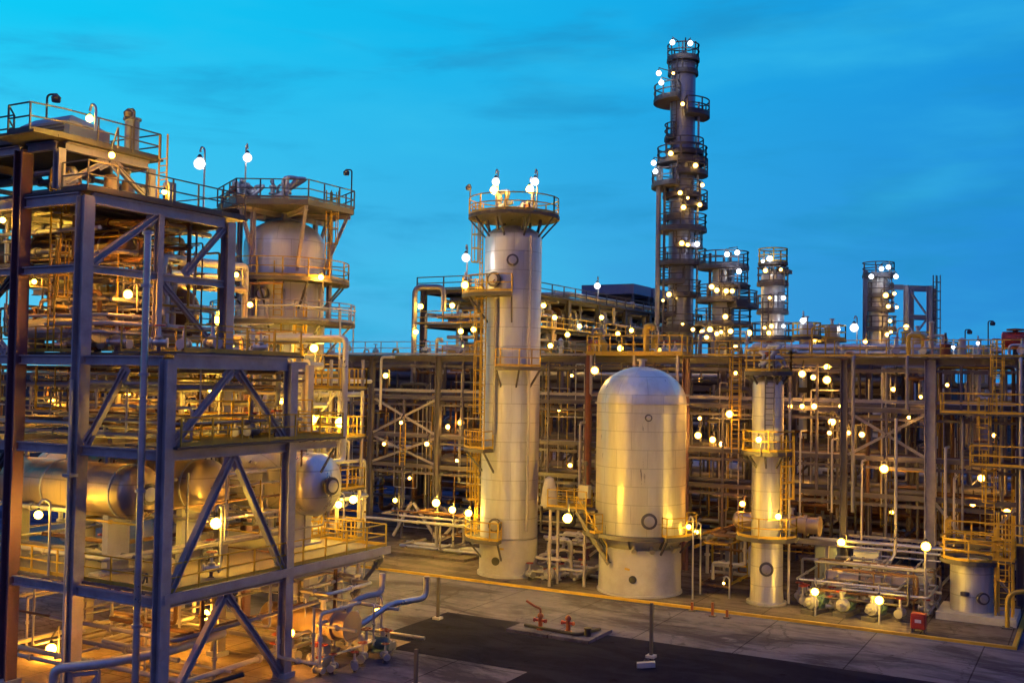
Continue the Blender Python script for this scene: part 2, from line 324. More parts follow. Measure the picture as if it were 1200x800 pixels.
def fillet(pts, rad, seg=4):
    pts = [Vector(p) for p in pts]; out = [pts[0]]
    for i in range(1, len(pts) - 1):
        a, b, c = pts[i - 1], pts[i], pts[i + 1]; d0 = a - b; d1 = c - b
        r = min(rad, d0.length * 0.49, d1.length * 0.49)
        if r < 0.01 or d0.normalized().dot(d1.normalized()) < -0.999: out.append(b); continue
        p0 = b + d0.normalized() * r; p1 = b + d1.normalized() * r
        for k in range(seg + 1):
            t = k / seg; out.append(p0.lerp(b, t).lerp(b.lerp(p1, t), t))
    out.append(pts[-1]); return out
def tag(o, label, cat, group=None):
    o['label'] = label; o['category'] = cat
    if group: o['group'] = group
    return o
def thing(name, loc, label, cat, group=None):
    o = bpy.data.objects.new(name, None); col.objects.link(o); o.location = loc; o.empty_display_size = 0.5
    ORIGIN[o.name] = Vector(loc); return tag(o, label, cat, group)
def struct(name, mb, m, kind='structure'):
    o = mb.build(name, m, origin=(0, 0, 0)); o['kind'] = kind; return o
def copy_tree(o, loc, rz=0.0, label=None, group=None, scale=1.0):
    """a copy of a thing with copies of its parts and sub-parts; mesh data is shared"""
    c = o.copy(); col.objects.link(c); c.location = loc; c.rotation_euler = (0, 0, rz); c.scale = (scale,) * 3
    if label: c['label'] = label
    if group: c['group'] = group
    for ch in o.children:
        d = ch.copy(); col.objects.link(d); d.parent = c
        for g in ch.children:
            e = g.copy(); col.objects.link(e); e.parent = d
    return c

# ------------------------------------------------------------------ shared steelwork parts
def rail_mb(pts, h=1.1, r=0.035, step=1.5, toe=True):
    mb = MB(); pts = [Vector(p) for p in pts]; zz = Vector((0, 0, 1))
    for i in range(len(pts) - 1):
        a, b = pts[i], pts[i + 1]; L = (b - a).length
        if L < 0.05: continue
        if i == 0: mb.bar(a, a + zz * h, 2 * r); run = 0.0
        corner = i == len(pts) - 2 or (b - a).normalized().dot((pts[i + 2] - b).normalized()) < 0.9
        if corner and L > step * .6:
            n = max(1, round(L / step))
            for k in range(1, n + 1): p = a.lerp(b, k / n); mb.bar(p, p + zz * h, 2 * r)
            run = 0.0
        else:
            run += L
            if run >= step * .9 or corner: mb.bar(b, b + zz * h, 2 * r); run = 0.0
        for q in (0.52, 1.0): mb.bar(a + zz * h * q, b + zz * h * q, 1.8 * r)
        if toe: mb.bar(a + zz * 0.09, b + zz * 0.09, 0.02, 0.14)
    return mb
def handrail(parent, pts, h=1.1, r=0.035, m='yellow', step=1.5, toe=True): return rail_mb(pts, h, r, step, toe).build('handrail', m, parent)
def arc(c, r, z, a0, a1, n=14): return [Vector((c[0] + r * math.cos(R_(a0 + (a1 - a0) * i / n)), c[1] + r * math.sin(R_(a0 + (a1 - a0) * i / n)), z)) for i in range(n + 1)]
def ring_platform(parent, c, z, r0, r1, a0=0, a1=360, rail='yellow', r=0.035, brackets=True, m='grating', bm='steel_dark', h=1.1, th=0.22):
    p = MB().sector(c, r0, r1, z - th, z, a0, a1, 28).build('platform', m, parent)
    full = abs(a1 - a0) > 359
    pts = arc(c, r1 - 0.06, z, a0, a1, 20)
    if not full:
        pts = [Vector((c[0] + (r0 + 0.1) * math.cos(R_(a0)), c[1] + (r0 + 0.1) * math.sin(R_(a0)), z))] + pts + [Vector((c[0] + (r0 + 0.1) * math.cos(R_(a1)), c[1] + (r0 + 0.1) * math.sin(R_(a1)), z))]
    if rail: handrail(p, pts, h, r, rail)
    if brackets:
        n = max(2, int(abs(a1 - a0) / 40))
        for i in range(n + (0 if full else 1)):
            t = R_(a0 + (a1 - a0) * i / n); d = Vector((math.cos(t), math.sin(t), 0)); cc = Vector((c[0], c[1], z - 0.23))
            MB().bar(cc + d * (r1 - 0.1), cc + d * (r0 - 0.05) - Vector((0, 0, (r1 - r0) * 1.1)), 0.10).build('bracket', bm, p)
    return p
def ladder(parent, x, y, z0, z1, ang, cage=True, m='yellow', r=0.03):
    """a ladder on the side of something; ang: the way its climber's back faces"""
    d = Vector((math.cos(R_(ang)), math.sin(R_(ang)), 0)); s = Vector((-d.y, d.x, 0)); b = Vector((x, y, 0)); mb = MB()
    for k in (-1, 1): mb.bar(b + s * 0.24 * k + Vector((0, 0, z0)), b + s * 0.24 * k + Vector((0, 0, z1 + 1.0)), 2 * r)
    z = z0 + 0.3
    while z < z1: mb.bar(b - s * 0.24 + Vector((0, 0, z)), b + s * 0.24 + Vector((0, 0, z)), 1.4 * r); z += 0.3
    o = mb.build('ladder', m, parent)
    if cage and z1 - z0 > 2.8:
        cm = MB(); z = z0 + 2.2
        ring = [b + s * 0.36 * math.cos(t) + d * (0.05 + 0.62 * math.sin(t)) for t in [math.pi * k / 6 for k in range(7)]]
        while z < z1 + 1.0:
            for k in range(6): cm.bar(ring[k] + Vector((0, 0, z)), ring[k + 1] + Vector((0, 0, z)), 0.02, 0.06)
            z += 0.9
        for k in (0, 1, 3, 5, 6): cm.bar(ring[k] + Vector((0, 0, z0 + 2.2)), ring[k] + Vector((0, 0, z1 + 1.0)), 0.045)
        cm.build('ladder_cage', m, o)
    return o
def manway(parent, c, d, r=0.35, m='steel_dark', lid='silver'):
    """a bolted manhole: neck, flange ring and lid, facing d"""
    c = Vector(c); d = Vector(d).normalized(); X = d.cross(Vector((0, 0, 1))).normalized(); Y = X.cross(d)
    o = MB().lathe([(r * 0.8, -0.3), (r * 0.8, 0.22), (r * 1.15, 0.22), (r * 1.15, 0.36), (r * 0.8, 0.37)], 20, c, (X, Y, d)).build('manway', m, parent)
    MB().lathe([(r * 0.78, 0.34), (r * 0.78, 0.41), (0.01, 0.43)], 20, c, (X, Y, d)).build('manway_lid', lid, o)
    return o
def dome_prof(R, z, h, n=8, up_=1): return [(R * math.cos(math.pi / 2 * k / n), z + up_ * h * math.sin(math.pi / 2 * k / n)) for k in range(n + 1)]
def member(parent, name, p0, p1, w, h, m='steel', prof='h', t=0.05):
    mb = MB(); (mb.hbeam(p0, p1, w, h, t) if prof == 'h' else mb.bar(p0, p1, w, h)); return mb.build(name, m, parent)
def nozzle(parent, c, d, r, L, m='galv'):
    c = Vector(c); d = Vector(d).normalized(); ref = Vector((0, 0, 1)) if abs(d.z) < .9 else Vector((1, 0, 0)); X = d.cross(ref).normalized(); Y = X.cross(d)
    return MB().lathe([(r, 0), (r, L - 0.1), (r * 1.7, L - 0.1), (r * 1.7, L), (r * 0.4, L + 0.01)], 12, c, (X, Y, d)).build('nozzle', m, parent)

# lamps -------------------------------------------------------------
def ico(r, zc=0.0, sub=1):
    import bmesh
    bm = bmesh.new(); bmesh.ops.create_icosphere(bm, subdivisions=sub, radius=r); mb = MB()
    mb.add([(v.co.x, v.co.y, v.co.z + zc) for v in bm.verts], [[v.index for v in f.verts] for f in bm.faces], True); bm.free(); return mb
LAMPS = {}
def lamp_proto(kind, colour, far):
    key = (kind, colour, far)
    if key in LAMPS: return LAMPS[key]
    t = {}
    t['globe'] = ico(1.0, 0.0, 1 if far else 2)
    return t
GLOBE = {}
def lamp(p, colour, r, label, group, post=None, name='floodlight', arm=None):
    """a well-glass lamp: canopy, glass and the bracket or post that carries it.  p: centre of the glass"""
    rv = random.Random(round(p[0] * 7 + p[2] * 13)).choice((.72, .86, 1.0, 1.12, 1.25)) if r < .22 or colour == 'far' else 1.08; r *= rv * 1.02; p = Vector(p); o = thing(name, p - Vector((0, 0, r)), label, 'lamp', group)
    def shared(key, maker, nm, m):
        if key not in GLOBE:
            me_o = maker().build(nm, m, o); GLOBE[key] = me_o.data; return me_o
        q = bpy.data.objects.new(nm, GLOBE[key]); col.objects.link(q); q.parent = o; ORIGIN[q.name] = ORIGIN[o.name]; return q
    base = ORIGIN[o.name]
    def globe(): 
        mb = ico(r, r, 2); mb.v = [(a + base.x, b + base.y, c + base.z) for a, b, c in mb.v]; return mb
    def canopy():
        return MB().lathe([(r * 0.45, r * 1.92), (r * 0.5, r * 2.02), (r * 0.34, r * 2.25), (r * 0.2, r * 2.5), (0.01, r * 2.55)], 12, base)
    g = shared(('g', colour, round(r, 3)), globe, 'lamp_glass', 'lamp_' + colour)
    shared(('c', round(r, 3)), canopy, 'canopy', 'steel_dark')
    if post == 'bracket':
        a = Vector(arm if arm is not None else (0, 0.5, 0)); top = p + Vector((0, 0, r * 1.9))
        MB().tube(fillet([top, top + a * 0.9 + Vector((0, 0, 0.12)), p + a + Vector((0, 0, -r * 2 - 0.3))], 0.12, 3), 0.04, 6).build('bracket', 'steel_dark', o)
    elif post is not None:                                   # a straight post with a crook, down to height post
        a = Vector(arm if arm is not None else (0.35, 0, 0)); top = p + Vector((0, 0, r * 1.9))
        q = Vector((p.x + a.x, p.y + a.y, 0))
        pm = MB().tube(fillet([top, top + Vector((0, 0, 0.3)) + a * 0.3, Vector((q.x, q.y, top.z + 0.15)), Vector((q.x, q.y, post))], 0.25, 4), 0.05, 8).build('lamp_post', 'galv', o)
    return o
# ================================================================== SETTING
def sheet(name, x0, y0, x1, y1, z, m):
    mb = MB(); mb.add([(x0, y0, z), (x1, y0, z), (x1, y1, z), (x0, y1, z)], [(0, 1, 2, 3)]); return struct(name, mb, m)
sheet('ground', -4000, -400, 4000, 7000, 0.0, 'earth')
sheet('plant_pavement', -130, -30, 60, 190, 0.004, 'concrete')
sheet('road', -30.6, 40.4, 55, 48.3, 0.010, 'asphalt')
sheet('side_road', -21.5, -20, -12.0, 40.4, 0.010, 'asphalt')
mb = MB().box(-75, 56.52, -0.1, -3.82, 66.3, 0.115).box(-75, 66.3, -0.1, -3.82, 76, 0.111); struct('plot_slab', mb, 'slab')
mb = MB().box(-75, 56.3, -0.1, -3.6, 56.515, 0.135).box(-3.815, 56.52, -0.1, -3.6, 66.3, 0.135); struct('kerb', mb, 'yellow')
mb = MB().box(-75, 61.2, 0.0, -37.5, 66.2, 0.30); struct('upper_slab', mb, 'slab')

mb = MB().box(-60, 26.6, -.1, -28.6, 42.0, .014); struct('lamplit_floor_slab', mb, 'lamplit_slab')  # paving whose warm tone stands in for the orange-lit floor
# ================================================================== NEAR STEEL STRUCTURE
LU = [-29.7, -34.4, -38.2, -43.0, -48.0]
near = thing('steel_structure', (-36, 34, 0), 'tall open steel structure of grey columns and beams holding horizontal drums on its lowest deck', 'steel structure')
def colm(u, v, z0, z1, s=0.52, m='steel'):
    s *= .84
    o = MB().hbeam((u, v, z0), (u, v, z1), s, s, 0.06).build('column', m, near)
    if z0 < 0.5: MB().box(u - s * .75, v - s * .75, 0.004, u + s * .75, v + s * .75, 0.22).build('column_foot', 'fireproof', o)
for u, v, z1, s, m in [(-29.7, 27.6, 13.0, .54, 'steel'), (-29.7, 34.3, 13.0, .52, 'steel'), (-34.4, 27.6, 19.3, .60, 'steel'), (-34.4, 35.3, 19.3, .55, 'steel'),
                       (-38.2, 27.6, 21.4, .62, 'steel_maroon'), (-38.2, 35.3, 21.4, .5, 'steel'), (-43, 27.6, 21.4, .55, 'steel_maroon'), (-43, 35.3, 21.4, .5, 'steel'),
                       (-34.4, 41.0, 13.0, .5, 'steel'), (-38.2, 41.0, 13.0, .5, 'steel_maroon'), (-43, 41, 13.0, .5, 'steel')]:
    colm(u, v, 0.0, z1, s, m)
colm(-34.4, 31.3, 13.4, 19.1, .34); colm(-36.0, 27.6, 19.7, 21.3, .40); colm(-36.0, 32.2, 19.7, 21.3, .34)
def bm(u0, v0, u1, v1, z, w=.30, h=.42, m='steel'): return member(near, 'beam', (u0, v0, z), (u1, v1, z), w * .8, h * .88, m)
e = .28
for z in (4.18, 9.5, 12.95):
    m = 'steel'
    for a, b in ((-29.7, -34.4), (-34.4, -38.2), (-38.2, -43.0), (-43, -48)): bm(a - e, 27.6, b + e, 27.6, z)
    if z < 12: bm(-29.7, 27.6 + e, -29.7, 34.3 - e, z)
    else: bm(-29.7, 27.6 + e, -29.7, 34.3 - e, z, .34, .62)
    for a, b in ((-29.7, -34.4), (-34.4, -38.2), (-38.2, -43.0)): bm(a - e, 34.85 if z < 12 else 34.3, b + e, 34.85 if z < 12 else 34.3, z)
    for u in (-34.4, -38.2, -43): bm(u, 27.6 + e, u, 34.6, z, .26, .36); bm(u, 35.6, u, 40.75, z, .26, .36)
    bm(-34.6, 41, -38, 41, z); bm(-38.4, 41, -42.8, 41, z)
bm(-29.7, 34.6, -29.7, 41.0, 4.18); bm(-29.7, 34.6, -29.7, 37.4, 9.5, .26, .34); bm(-29.9, 41, -34.1, 41, 4.18)
for z, h in ((16.5, .36), (19.25, .50)):
    for a, b in ((-34.4, -38.2), (-38.2, -43), (-43, -48)): bm(a - e, 27.6, b + e, 27.6, z, .3, h); bm(a - e, 35.3, b + e, 35.3, z, .3, h)
    for u in (-34.4, -38.2, -43): bm(u, 27.6 + e, u, 35.3 - e, z, .3, h)
for a, b in ((-36, -38.2), (-38.2, -43), (-43, -48)): bm(a - .22, 27.6, b + e, 27.6, 21.45, .3, .4); bm(a - .22, 32.2, b + e, 32.2, 21.45, .3, .4)
for u in (-36, -43): bm(u, 27.85, u, 32.0, 21.45, .3, .4)
def br(p0, p1, s=.26, m='steel'):
    s *= .82; mb = MB().hbeam(p0, p1, s, s, .035); d = (Vector(p1) - Vector(p0)).normalized(); n = Vector((1, 0, 0)) if abs(p0[0] - p1[0]) < .01 else Vector((0, 1, 0))
    for p, k in ((Vector(p0), 1), (Vector(p1), -1)):                    # gusset plates with bolt heads at both ends
        c = p + d * .16 * k; sd = d.cross(n); mb.obox(c, (d, sd, n), (.30, .24, .016))
        for a in (-.16, .02, .2):
            for b_ in (-.15, .15): mb.obox(c + d * a * k + sd * b_, (d, sd, n), (.025, .025, .035))
    return mb.build('brace', m, near)
# side towards the road: knees, inverted V between deck and middle level, V under the deck
br((-29.7, 28.0, 9.9), (-29.7, 30.8, 12.6)); br((-29.7, 33.9, 9.9), (-29.7, 31.2, 12.6))
br((-29.7, 30.9, 9.25), (-29.7, 27.95, 4.5), .30); br((-29.7, 31.1, 9.25), (-29.7, 34.0, 4.5), .30)
br((-29.7, 30.9, 3.9), (-29.7, 34.0, 0.3), .30); br((-29.7, 30.7, 3.9), (-29.7, 28.0, 0.3), .30)
br((-33.9, 27.6, 9.8), (-31.9, 27.6, 12.6)); br((-39.0, 27.6, 13.3), (-42.6, 27.6, 16.2)); br((-38.6, 27.6, 9.2), (-42.6, 27.6, 4.6), .26, 'steel_dark')
br((-38.7, 27.6, 16.2), (-42.6, 27.6, 13.3), .24, 'steel_dark'); br((-38.6, 27.6, 3.9), (-42.6, 27.6, 0.4), .26, 'steel_dark')
br((-34.4, 28.0, 16.8), (-34.4, 31.1, 19.0), .30); br((-34.4, 35.0, 19.0), (-34.4, 32.8, 16.8), .26); br((-34.4, 31.6, 16.2), (-34.4, 35.0, 13.4), .24)
br((-36, 27.9, 20.0), (-36, 29.8, 21.2), .22); br((-36, 32.0, 20.0), (-36, 30.2, 21.2), .22)
br((-38.4, 35.3, 16.8), (-42.6, 35.3, 19.0)); br((-34.7, 35.3, 13.3), (-38.0, 35.3, 16.2))
br((-29.7, 40.9, 3.95), (-29.7, 38.9, 2.6), .16, 'steel_dark'); member(near, 'brace', (-29.7, 37.3, 9.3), (-29.7, 36.4, 8.3), .08, .08, 'steel_dark', 'bar')
def deck(name, x0, y0, x1, y1, z, m='grating', t=.09):
    return MB().box(x0, y0, z - t, x1, y1, z).build(name, m, near)
d1 = deck('deck', -47.9, 27.75, -29.5, 41.3, 4.50, 'deck_plate', .10)
handrail(d1, [(-47.9, 27.85, 4.5), (-29.62, 27.85, 4.5), (-29.62, 41.2, 4.5), (-33.5, 41.2, 4.5)], 1.05, .03)
MB().box(-29.49, 27.5, 4.18, -29.42, 41.35, 4.52).build('deck_edge', 'steel', d1)
d2 = deck('deck', -32.0, 27.75, -29.25, 37.5, 9.82, 'grating')
handrail(d2, [(-31.9, 28.6, 9.82), (-31.9, 37.4, 9.82), (-29.35, 37.4, 9.82), (-29.35, 28.0, 9.82)], 1.05, .028)
handrail(d2, [(-30.6, 30.2, 9.82), (-30.6, 36.8, 9.82)], 1.6, .028)
d3 = deck('deck', -47.9, 28.2, -33.0, 36.8, 13.26, 'grating')
handrail(d3, [(-47.5, 28.3, 13.26), (-34.9, 28.3, 13.26)], 1.05, .028); handrail(d3, [(-33.1, 28.4, 13.26), (-33.1, 36.7, 13.26)], 1.05, .028)
d3b = deck('deck', -32.8, 27.8, -29.6, 35.0, 13.30, 'grating'); handrail(d3b, [(-32.7, 34.9, 13.3), (-29.7, 34.9, 13.3), (-29.7, 28.4, 13.3)], 1.05, .028)
d4 = deck('deck', -47.9, 27.9, -37.2, 35.0, 16.74, 'grating'); handrail(d4, [(-47.5, 27.95, 16.74), (-38.6, 27.95, 16.74)], 1.05, .028, 'steel_dark')
d5 = deck('deck', -47.9, 27.5, -34.2, 36.3, 19.60, 'grating')
handrail(d5, [(-35.8, 27.6, 19.6), (-34.3, 27.6, 19.6), (-34.3, 36.2, 19.6), (-47.5, 36.2, 19.6)], 1.1, .028, 'steel_dark')
d6 = deck('deck', -47.9, 27.3, -35.7, 32.6, 21.76, 'grating')
handrail(d6, [(-47.9, 27.4, 21.76), (-38.6, 27.4, 21.76), (-37.4, 26.3, 21.76), (-36.1, 26.3, 21.76), (-35.8, 27.6, 21.76), (-35.8, 32.5, 21.76), (-42, 32.5, 21.76)], 1.1, .03, 'steel_dark')
MB().box(-38.4, 26.2, 21.66, -35.72, 27.28, 21.755).build('deck', 'grating', near)
for z, v0, v1 in ((4.28, 28.0, 40.8), (12.96, 28.4, 36.6), (19.36, 27.9, 36.0)):
    for k in range(9):
        u = (-30.9 if z < 13 else -33.2 if z < 15 else -35.2) - 1.35 * k; MB().hbeam((u, v0, z), (u, v1, z), .12, .22, .02).build('joist', 'steel', near)
for u, v, z0, z1, a in ((-37.0, 28.2, 13.3, 16.8, 80), (-37.4, 28.6, 16.8, 19.7, 0), (-34.9, 33.6, 4.5, 9.8, 0), (-40.5, 28.3, 9.0, 13.3, -90)): ladder(near, u, v, z0, z1, a)
ladder(near, -35.5, 32.4, 19.65, 21.8, 90, False)

# ---- things on the near structure
def horizontal_drum(x0, x1, y, z, R, m, label, man=True, seam=None, saddles=(), zs=4.5, name='horizontal_drum'):
    o = thing(name, ((x0 + x1) / 2, y, zs), label, 'drum')
    L = x1 - x0; hd = R * .55
    prof = [(0.01, x0 - hd)] + [(R * math.sin(math.pi / 2 * k / 7), x0 - hd * math.cos(math.pi / 2 * k / 7)) for k in range(1, 8)] + [(R, x1 - .02)] + [(R * math.cos(math.pi / 2 * k / 7), x1 + hd * math.sin(math.pi / 2 * k / 7)) for k in range(8)]
    MB().lathe(prof, 40, (0, y, z), 'X').build('shell', m, o)
    for s in (x0 + .3, (x0 + x1) / 2, x1 - .55): MB().lathe([(R, s), (R + .022, s + .01), (R + .022, s + .11), (R, s + .12)], 40, (0, y, z), 'X').build('band', 'galv', o)
    for s in saddles:
        sd = MB().box(s - .16, y - R * .5, zs + .02, s + .16, y + R * .5, z - R * .8); sd.box(s - .3, y - R * .95, zs + .003, s + .3, y + R * .95, zs + .10); sd.build('saddle', 'fireproof', o)
    if man:
        manway(o, (x1 + hd * .86, y - R * .12, z), (1, -0.12, 0), .36)
    for k, s in enumerate((x0 + L * .25, x0 + L * .55, x0 + L * .8)): nozzle(o, (s, y, z + R - .05), (0, 0, 1), .10 + .04 * (k % 2), .5)
    nozzle(o, (x0 + L * .5, y, z - R + .05), (0, 0, -1), .10, .45)
    return o
horizontal_drum(-42.5, -33.4, 29.7, 7.75, 1.08, 'clad_copper', 'copper-toned horizontal drum with a bolted manhole, nearest the structure\'s front beams', True, saddles=(-40.8, -34.6))
horizontal_drum(-43.0, -33.2, 33.2, 7.75, 1.12, 'clad_copper', 'horizontal drum with a plain domed end in the middle of the structure\'s lower deck', False, saddles=(-41, -34.2))
horizontal_drum(-41.5, -31.9, 38.9, 7.45, 1.45, 'clad_gloss', 'fattest horizontal drum, its blue-reflecting domed end and manhole beside the outer column', True, saddles=(-39.6, -33))
horizontal_drum(-46.5, -36.4, 31.0, 17.75, .72, 'pipe_brown', 'brown horizontal drum under the roof of the structure\'s upper storey', False, saddles=(-44, -38), zs=16.74)
horizontal_drum(-43.5, -35.6, 33.9, 15.35, .85, 'pipe_brown', 'brown horizontal drum above the main floor near the back columns', False, saddles=(-42, -37), zs=13.26)
o = thing('equipment_box', (-37.5, 29.5, 21.76), 'blue-grey ventilated equipment box with sloped lid on the topmost deck of the structure', 'equipment')
MB().add([(-39.6, 28.4, 21.78), (-36.5, 28.4, 21.78), (-36.5, 30.4, 21.78), (-39.6, 30.4, 21.78), (-39.6, 28.4, 22.7), (-36.5, 28.4, 22.7), (-36.5, 30.4, 22.5), (-39.6, 30.4, 22.5), (-39.2, 28.8, 23.0), (-36.9, 28.8, 23.0), (-36.9, 30.1, 22.8), (-39.2, 30.1, 22.8)],
         [(0, 1, 5, 4), (1, 2, 6, 5), (2, 3, 7, 6), (3, 0, 4, 7), (4, 5, 9, 8), (5, 6, 10, 9), (6, 7, 11, 10), (7, 4, 8, 11), (8, 9, 10, 11), (3, 2, 1, 0)]).build('housing', 'cabinet', o)
lv = MB()
for k in range(5): lv.box(-39.3, 28.36, 21.95 + k * .14, -36.8, 28.395, 22.02 + k * .14)
lv.build('louvre', 'steel_dark', o)
o = thing('stand_pipe', (-36.1, 31.2, 21.76), 'short fat blue-grey vent stack standing on the topmost deck of the structure', 'vent')
MB().lathe([(.30, 21.77), (.30, 23.2), (.38, 23.22), (.38, 23.3), (.02, 23.34)], 16, (-36.1, 31.2, 0)).build('stack', 'cabinet', o); MB().tube([(-36.1, 31.2, 23.3), (-36.1, 31.2, 23.75)], .04).build('vent_tip', 'galv', o)
for k, (u, v, lab) in enumerate([(-36.6, 30.6, 'first of two thin vertical vessels inside the storey under the topmost deck'), (-36.8, 31.7, 'second, more orange, thin vertical vessel inside the storey under the topmost deck')]):
    o = thing('small_vessel', (u, v, 19.6), lab, 'vessel'); MB().lathe([(.28, 19.61), (.28, 20.7)] + dome_prof(.28, 20.7, .16), 16, (u, v, 0)).build('shell', 'clad_copper', o); nozzle(o, (u, v, 20.8), (0, 0, 1), .06, .4)
# unlit goosenecks
def gooseneck(p, H, arm, label):
    o = thing('street_lamp', p, label, 'lamp'); p = Vector(p); a = Vector(arm); t = p + Vector((0, 0, H))
    MB().tube(fillet([p, t, t + a], .28, 5), .045, 8).build('pole', 'steel_dark', o)
    MB().lathe([(.05, 0), (.09, -.05), (.20, -.16), (.17, -.36), (.02, -.38)], 12, t + a + Vector((0, 0, .03))).build('lamp_head', 'steel_dark', o)
p = atv(54, 152, 29.0); gooseneck((p.x, 29.0, 21.76), 2.35, (.38, .15, 0), 'unlit gooseneck lamp on the topmost deck, beside the blue-grey equipment box')
gooseneck((-35.75, 31.0, 21.76), 1.85, (-.24, -.12, 0), 'unlit gooseneck lamp at the corner of the topmost deck, past the vent stack')

# tall pale poles at the structure's corner
o = thing('stand_pipe', (-30.25, 27.0, 0), 'tall pale silver standpipe rising in front of the structure\'s corner column', 'pipe')
MB().tube([(-30.25, 27.0, 0.0), (-30.25, 27.0, 17.6)], .13, 12).build('pipe', 'silver', o)
MB().lathe([(.2, 17.5), (.2, 17.62), (.02, 17.66)], 12, (-30.25, 27, 0)).build('cap', 'galv', o)
for z in (3.4, 8.2, 12.4, 15.6): MB().lathe([(.131, z), (.2, z), (.2, z + .1), (.131, z + .1)], 12, (-30.25, 27, 0)).build('flange', 'galv', o)
p = atv(78, 640, 27.15); o = thing('thin_standpipe', (p.x, 27.15, 0), 'thin pale pipe rising up the front of the structure beside its thickest column', 'pipe')
MB().tube([(p.x, 27.15, 0.0), (p.x, 27.15, 12.2)], .07, 8).build('pipe', 'pipe_white', o)
MB().box(p.x - .2, 27.0, 8.5, p.x + .2, 27.42, 8.62).build('clamp', 'galv', o)
o = thing('overhead_pipe', (-32.5, 26.6, 0), 'fat blue-grey pipe bent over a low steel frame at the foot of the structure', 'pipe')
a = gnd(107, 815); 
MB().tube(fillet([(-33.2, 25.9, .0), (-33.2, 25.9, 1.75), (-31.6, 26.9, 1.95), (-30.6, 28.9, 2.1), (-30.9, 32, 2.1)], .35, 5), .17, 14).build('pipe', 'galv', o)
fr = MB().bar((-32.7, 26.3, 0), (-32.7, 26.3, 1.6), .14).bar((-31.9, 26.75, 0), (-31.9, 26.75, 1.7), .14).bar((-32.7, 26.3, 1.52), (-31.9, 26.75, 1.62), .14).bar((-32.7, 26.3, .2), (-31.9, 26.75, 1.5), .10)
fr.build('support_frame', 'steel', o)
o = thing('overhead_pipe', (-30.4, 27.5, 0), 'dark slack hose running along the ground between the structure\'s feet', 'pipe')
MB().tube(fillet([(-33.0, 26.9, .35), (-31.6, 27.2, .75), (-29.2, 28.6, .95), (-27.6, 29.7, 1.5)], .5, 5), .09, 8).build('pipe', 'black', o)

# ================================================================== TALL SILVER COLUMN WITH CROWN PLATFORM
AX, AY, AR = -33.15, 59.45, 1.83
o = thing('distillation_column', (AX, AY, .11), 'tall silver clad column with a wide lit crown platform and a side balcony below', 'process column'); colA = o
c = (AX, AY, 0)
MB().lathe([(1.98, .113), (1.98, .3), (1.86, .32), (1.85, 2.45)], 48, c).build('skirt', 'fireproof', o)
MB().lathe([(AR, 2.5), (AR, 21.4)] + [(r, z) for r, z in dome_prof(AR, 21.4, .95, 8)], 64, c).build('shell', 'clad_dull', o)
ring_platform(o, (AX, AY), 22.95, .2, 2.95, 0, 360, 'yellow', .035)
for k in range(6):
    t = R_(60 * k + 20); MB().bar((AX + 1.5 * math.cos(t), AY + 1.5 * math.sin(t), 21.6), (AX + 1.75 * math.cos(t), AY + 1.75 * math.sin(t), 22.72), .14).build('platform_post', 'steel_dark', o)
pB = ring_platform(o, (AX, AY), 17.85, AR + .01, AR + 1.45, -178, -62, 'yellow', .035)
ring_platform(o, (AX, AY), 13.25, AR + .01, AR + .95, -82, -20, 'yellow', .03)
ring_platform(o, (AX, AY), 8.1, AR + .01, AR + 1.15, -175, -95, 'yellow', .035)
ring_platform(o, (AX, AY), 2.5, AR + .01, AR + 1.0, -185, -75, 'yellow', .035)
def on(cx, cy_, r, a, z=0): return (cx + r * math.cos(R_(a)), cy_ + r * math.sin(R_(a)), z)
x, y, _ = on(AX, AY, AR + .35, -168); ladder(o, x, y, 17.85, 22.9, -168)
x, y, _ = on(AX, AY, AR + .25, -120); ladder(o, x, y, 8.1, 17.8, -120)
x, y, _ = on(AX, AY, AR + .35, -165); ladder(o, x, y, 2.5, 8.1, -165)
MB().tube([on(AX, AY, AR + .16, -92, 9), on(AX, AY, AR + .16, -92, 17.5)], .10, 8).build('downcomer_pipe', 'pipe_grey', o)
MB().tube([on(AX, AY, AR + .22, -28, 3), on(AX, AY, AR + .22, -28, 21.5)], .09, 8).build('riser_pipe', 'galv', o)
manway(o, on(AX, AY, AR + .02, -62, 19.9), (math.cos(R_(-62)), math.sin(R_(-62)), 0), .33)
manway(o, on(AX, AY, AR + .02, -95, 18.7), (math.cos(R_(-95)), math.sin(R_(-95)), 0), .42)
manway(o, on(AX, AY, AR + .02, -85, 3.4), (math.cos(R_(-85)), math.sin(R_(-85)), 0), .38)
MB().lathe([(.26, -.1), (.26, .05), (.02, .055)], 16, on(AX, AY, 1.86, -86, 1.15), (Vector((.99, .1, 0)), Vector((0, 0, 1)), Vector((.08, -1, 0)).normalized())).build('skirt_vent', 'black', o)
mbp = MB().bar(on(AX, AY, 1.88, -78, 1.95), on(AX, AY, 1.87, -70, 1.93), .03, .12); mbp.build('name_plate', 'yellow', o)
gooseneck(on(AX, AY, 2.85, -150, 22.95), 2.0, (-.1, -.05, 0), 'unlit gooseneck lamp on the crown platform rail of the tall silver column')
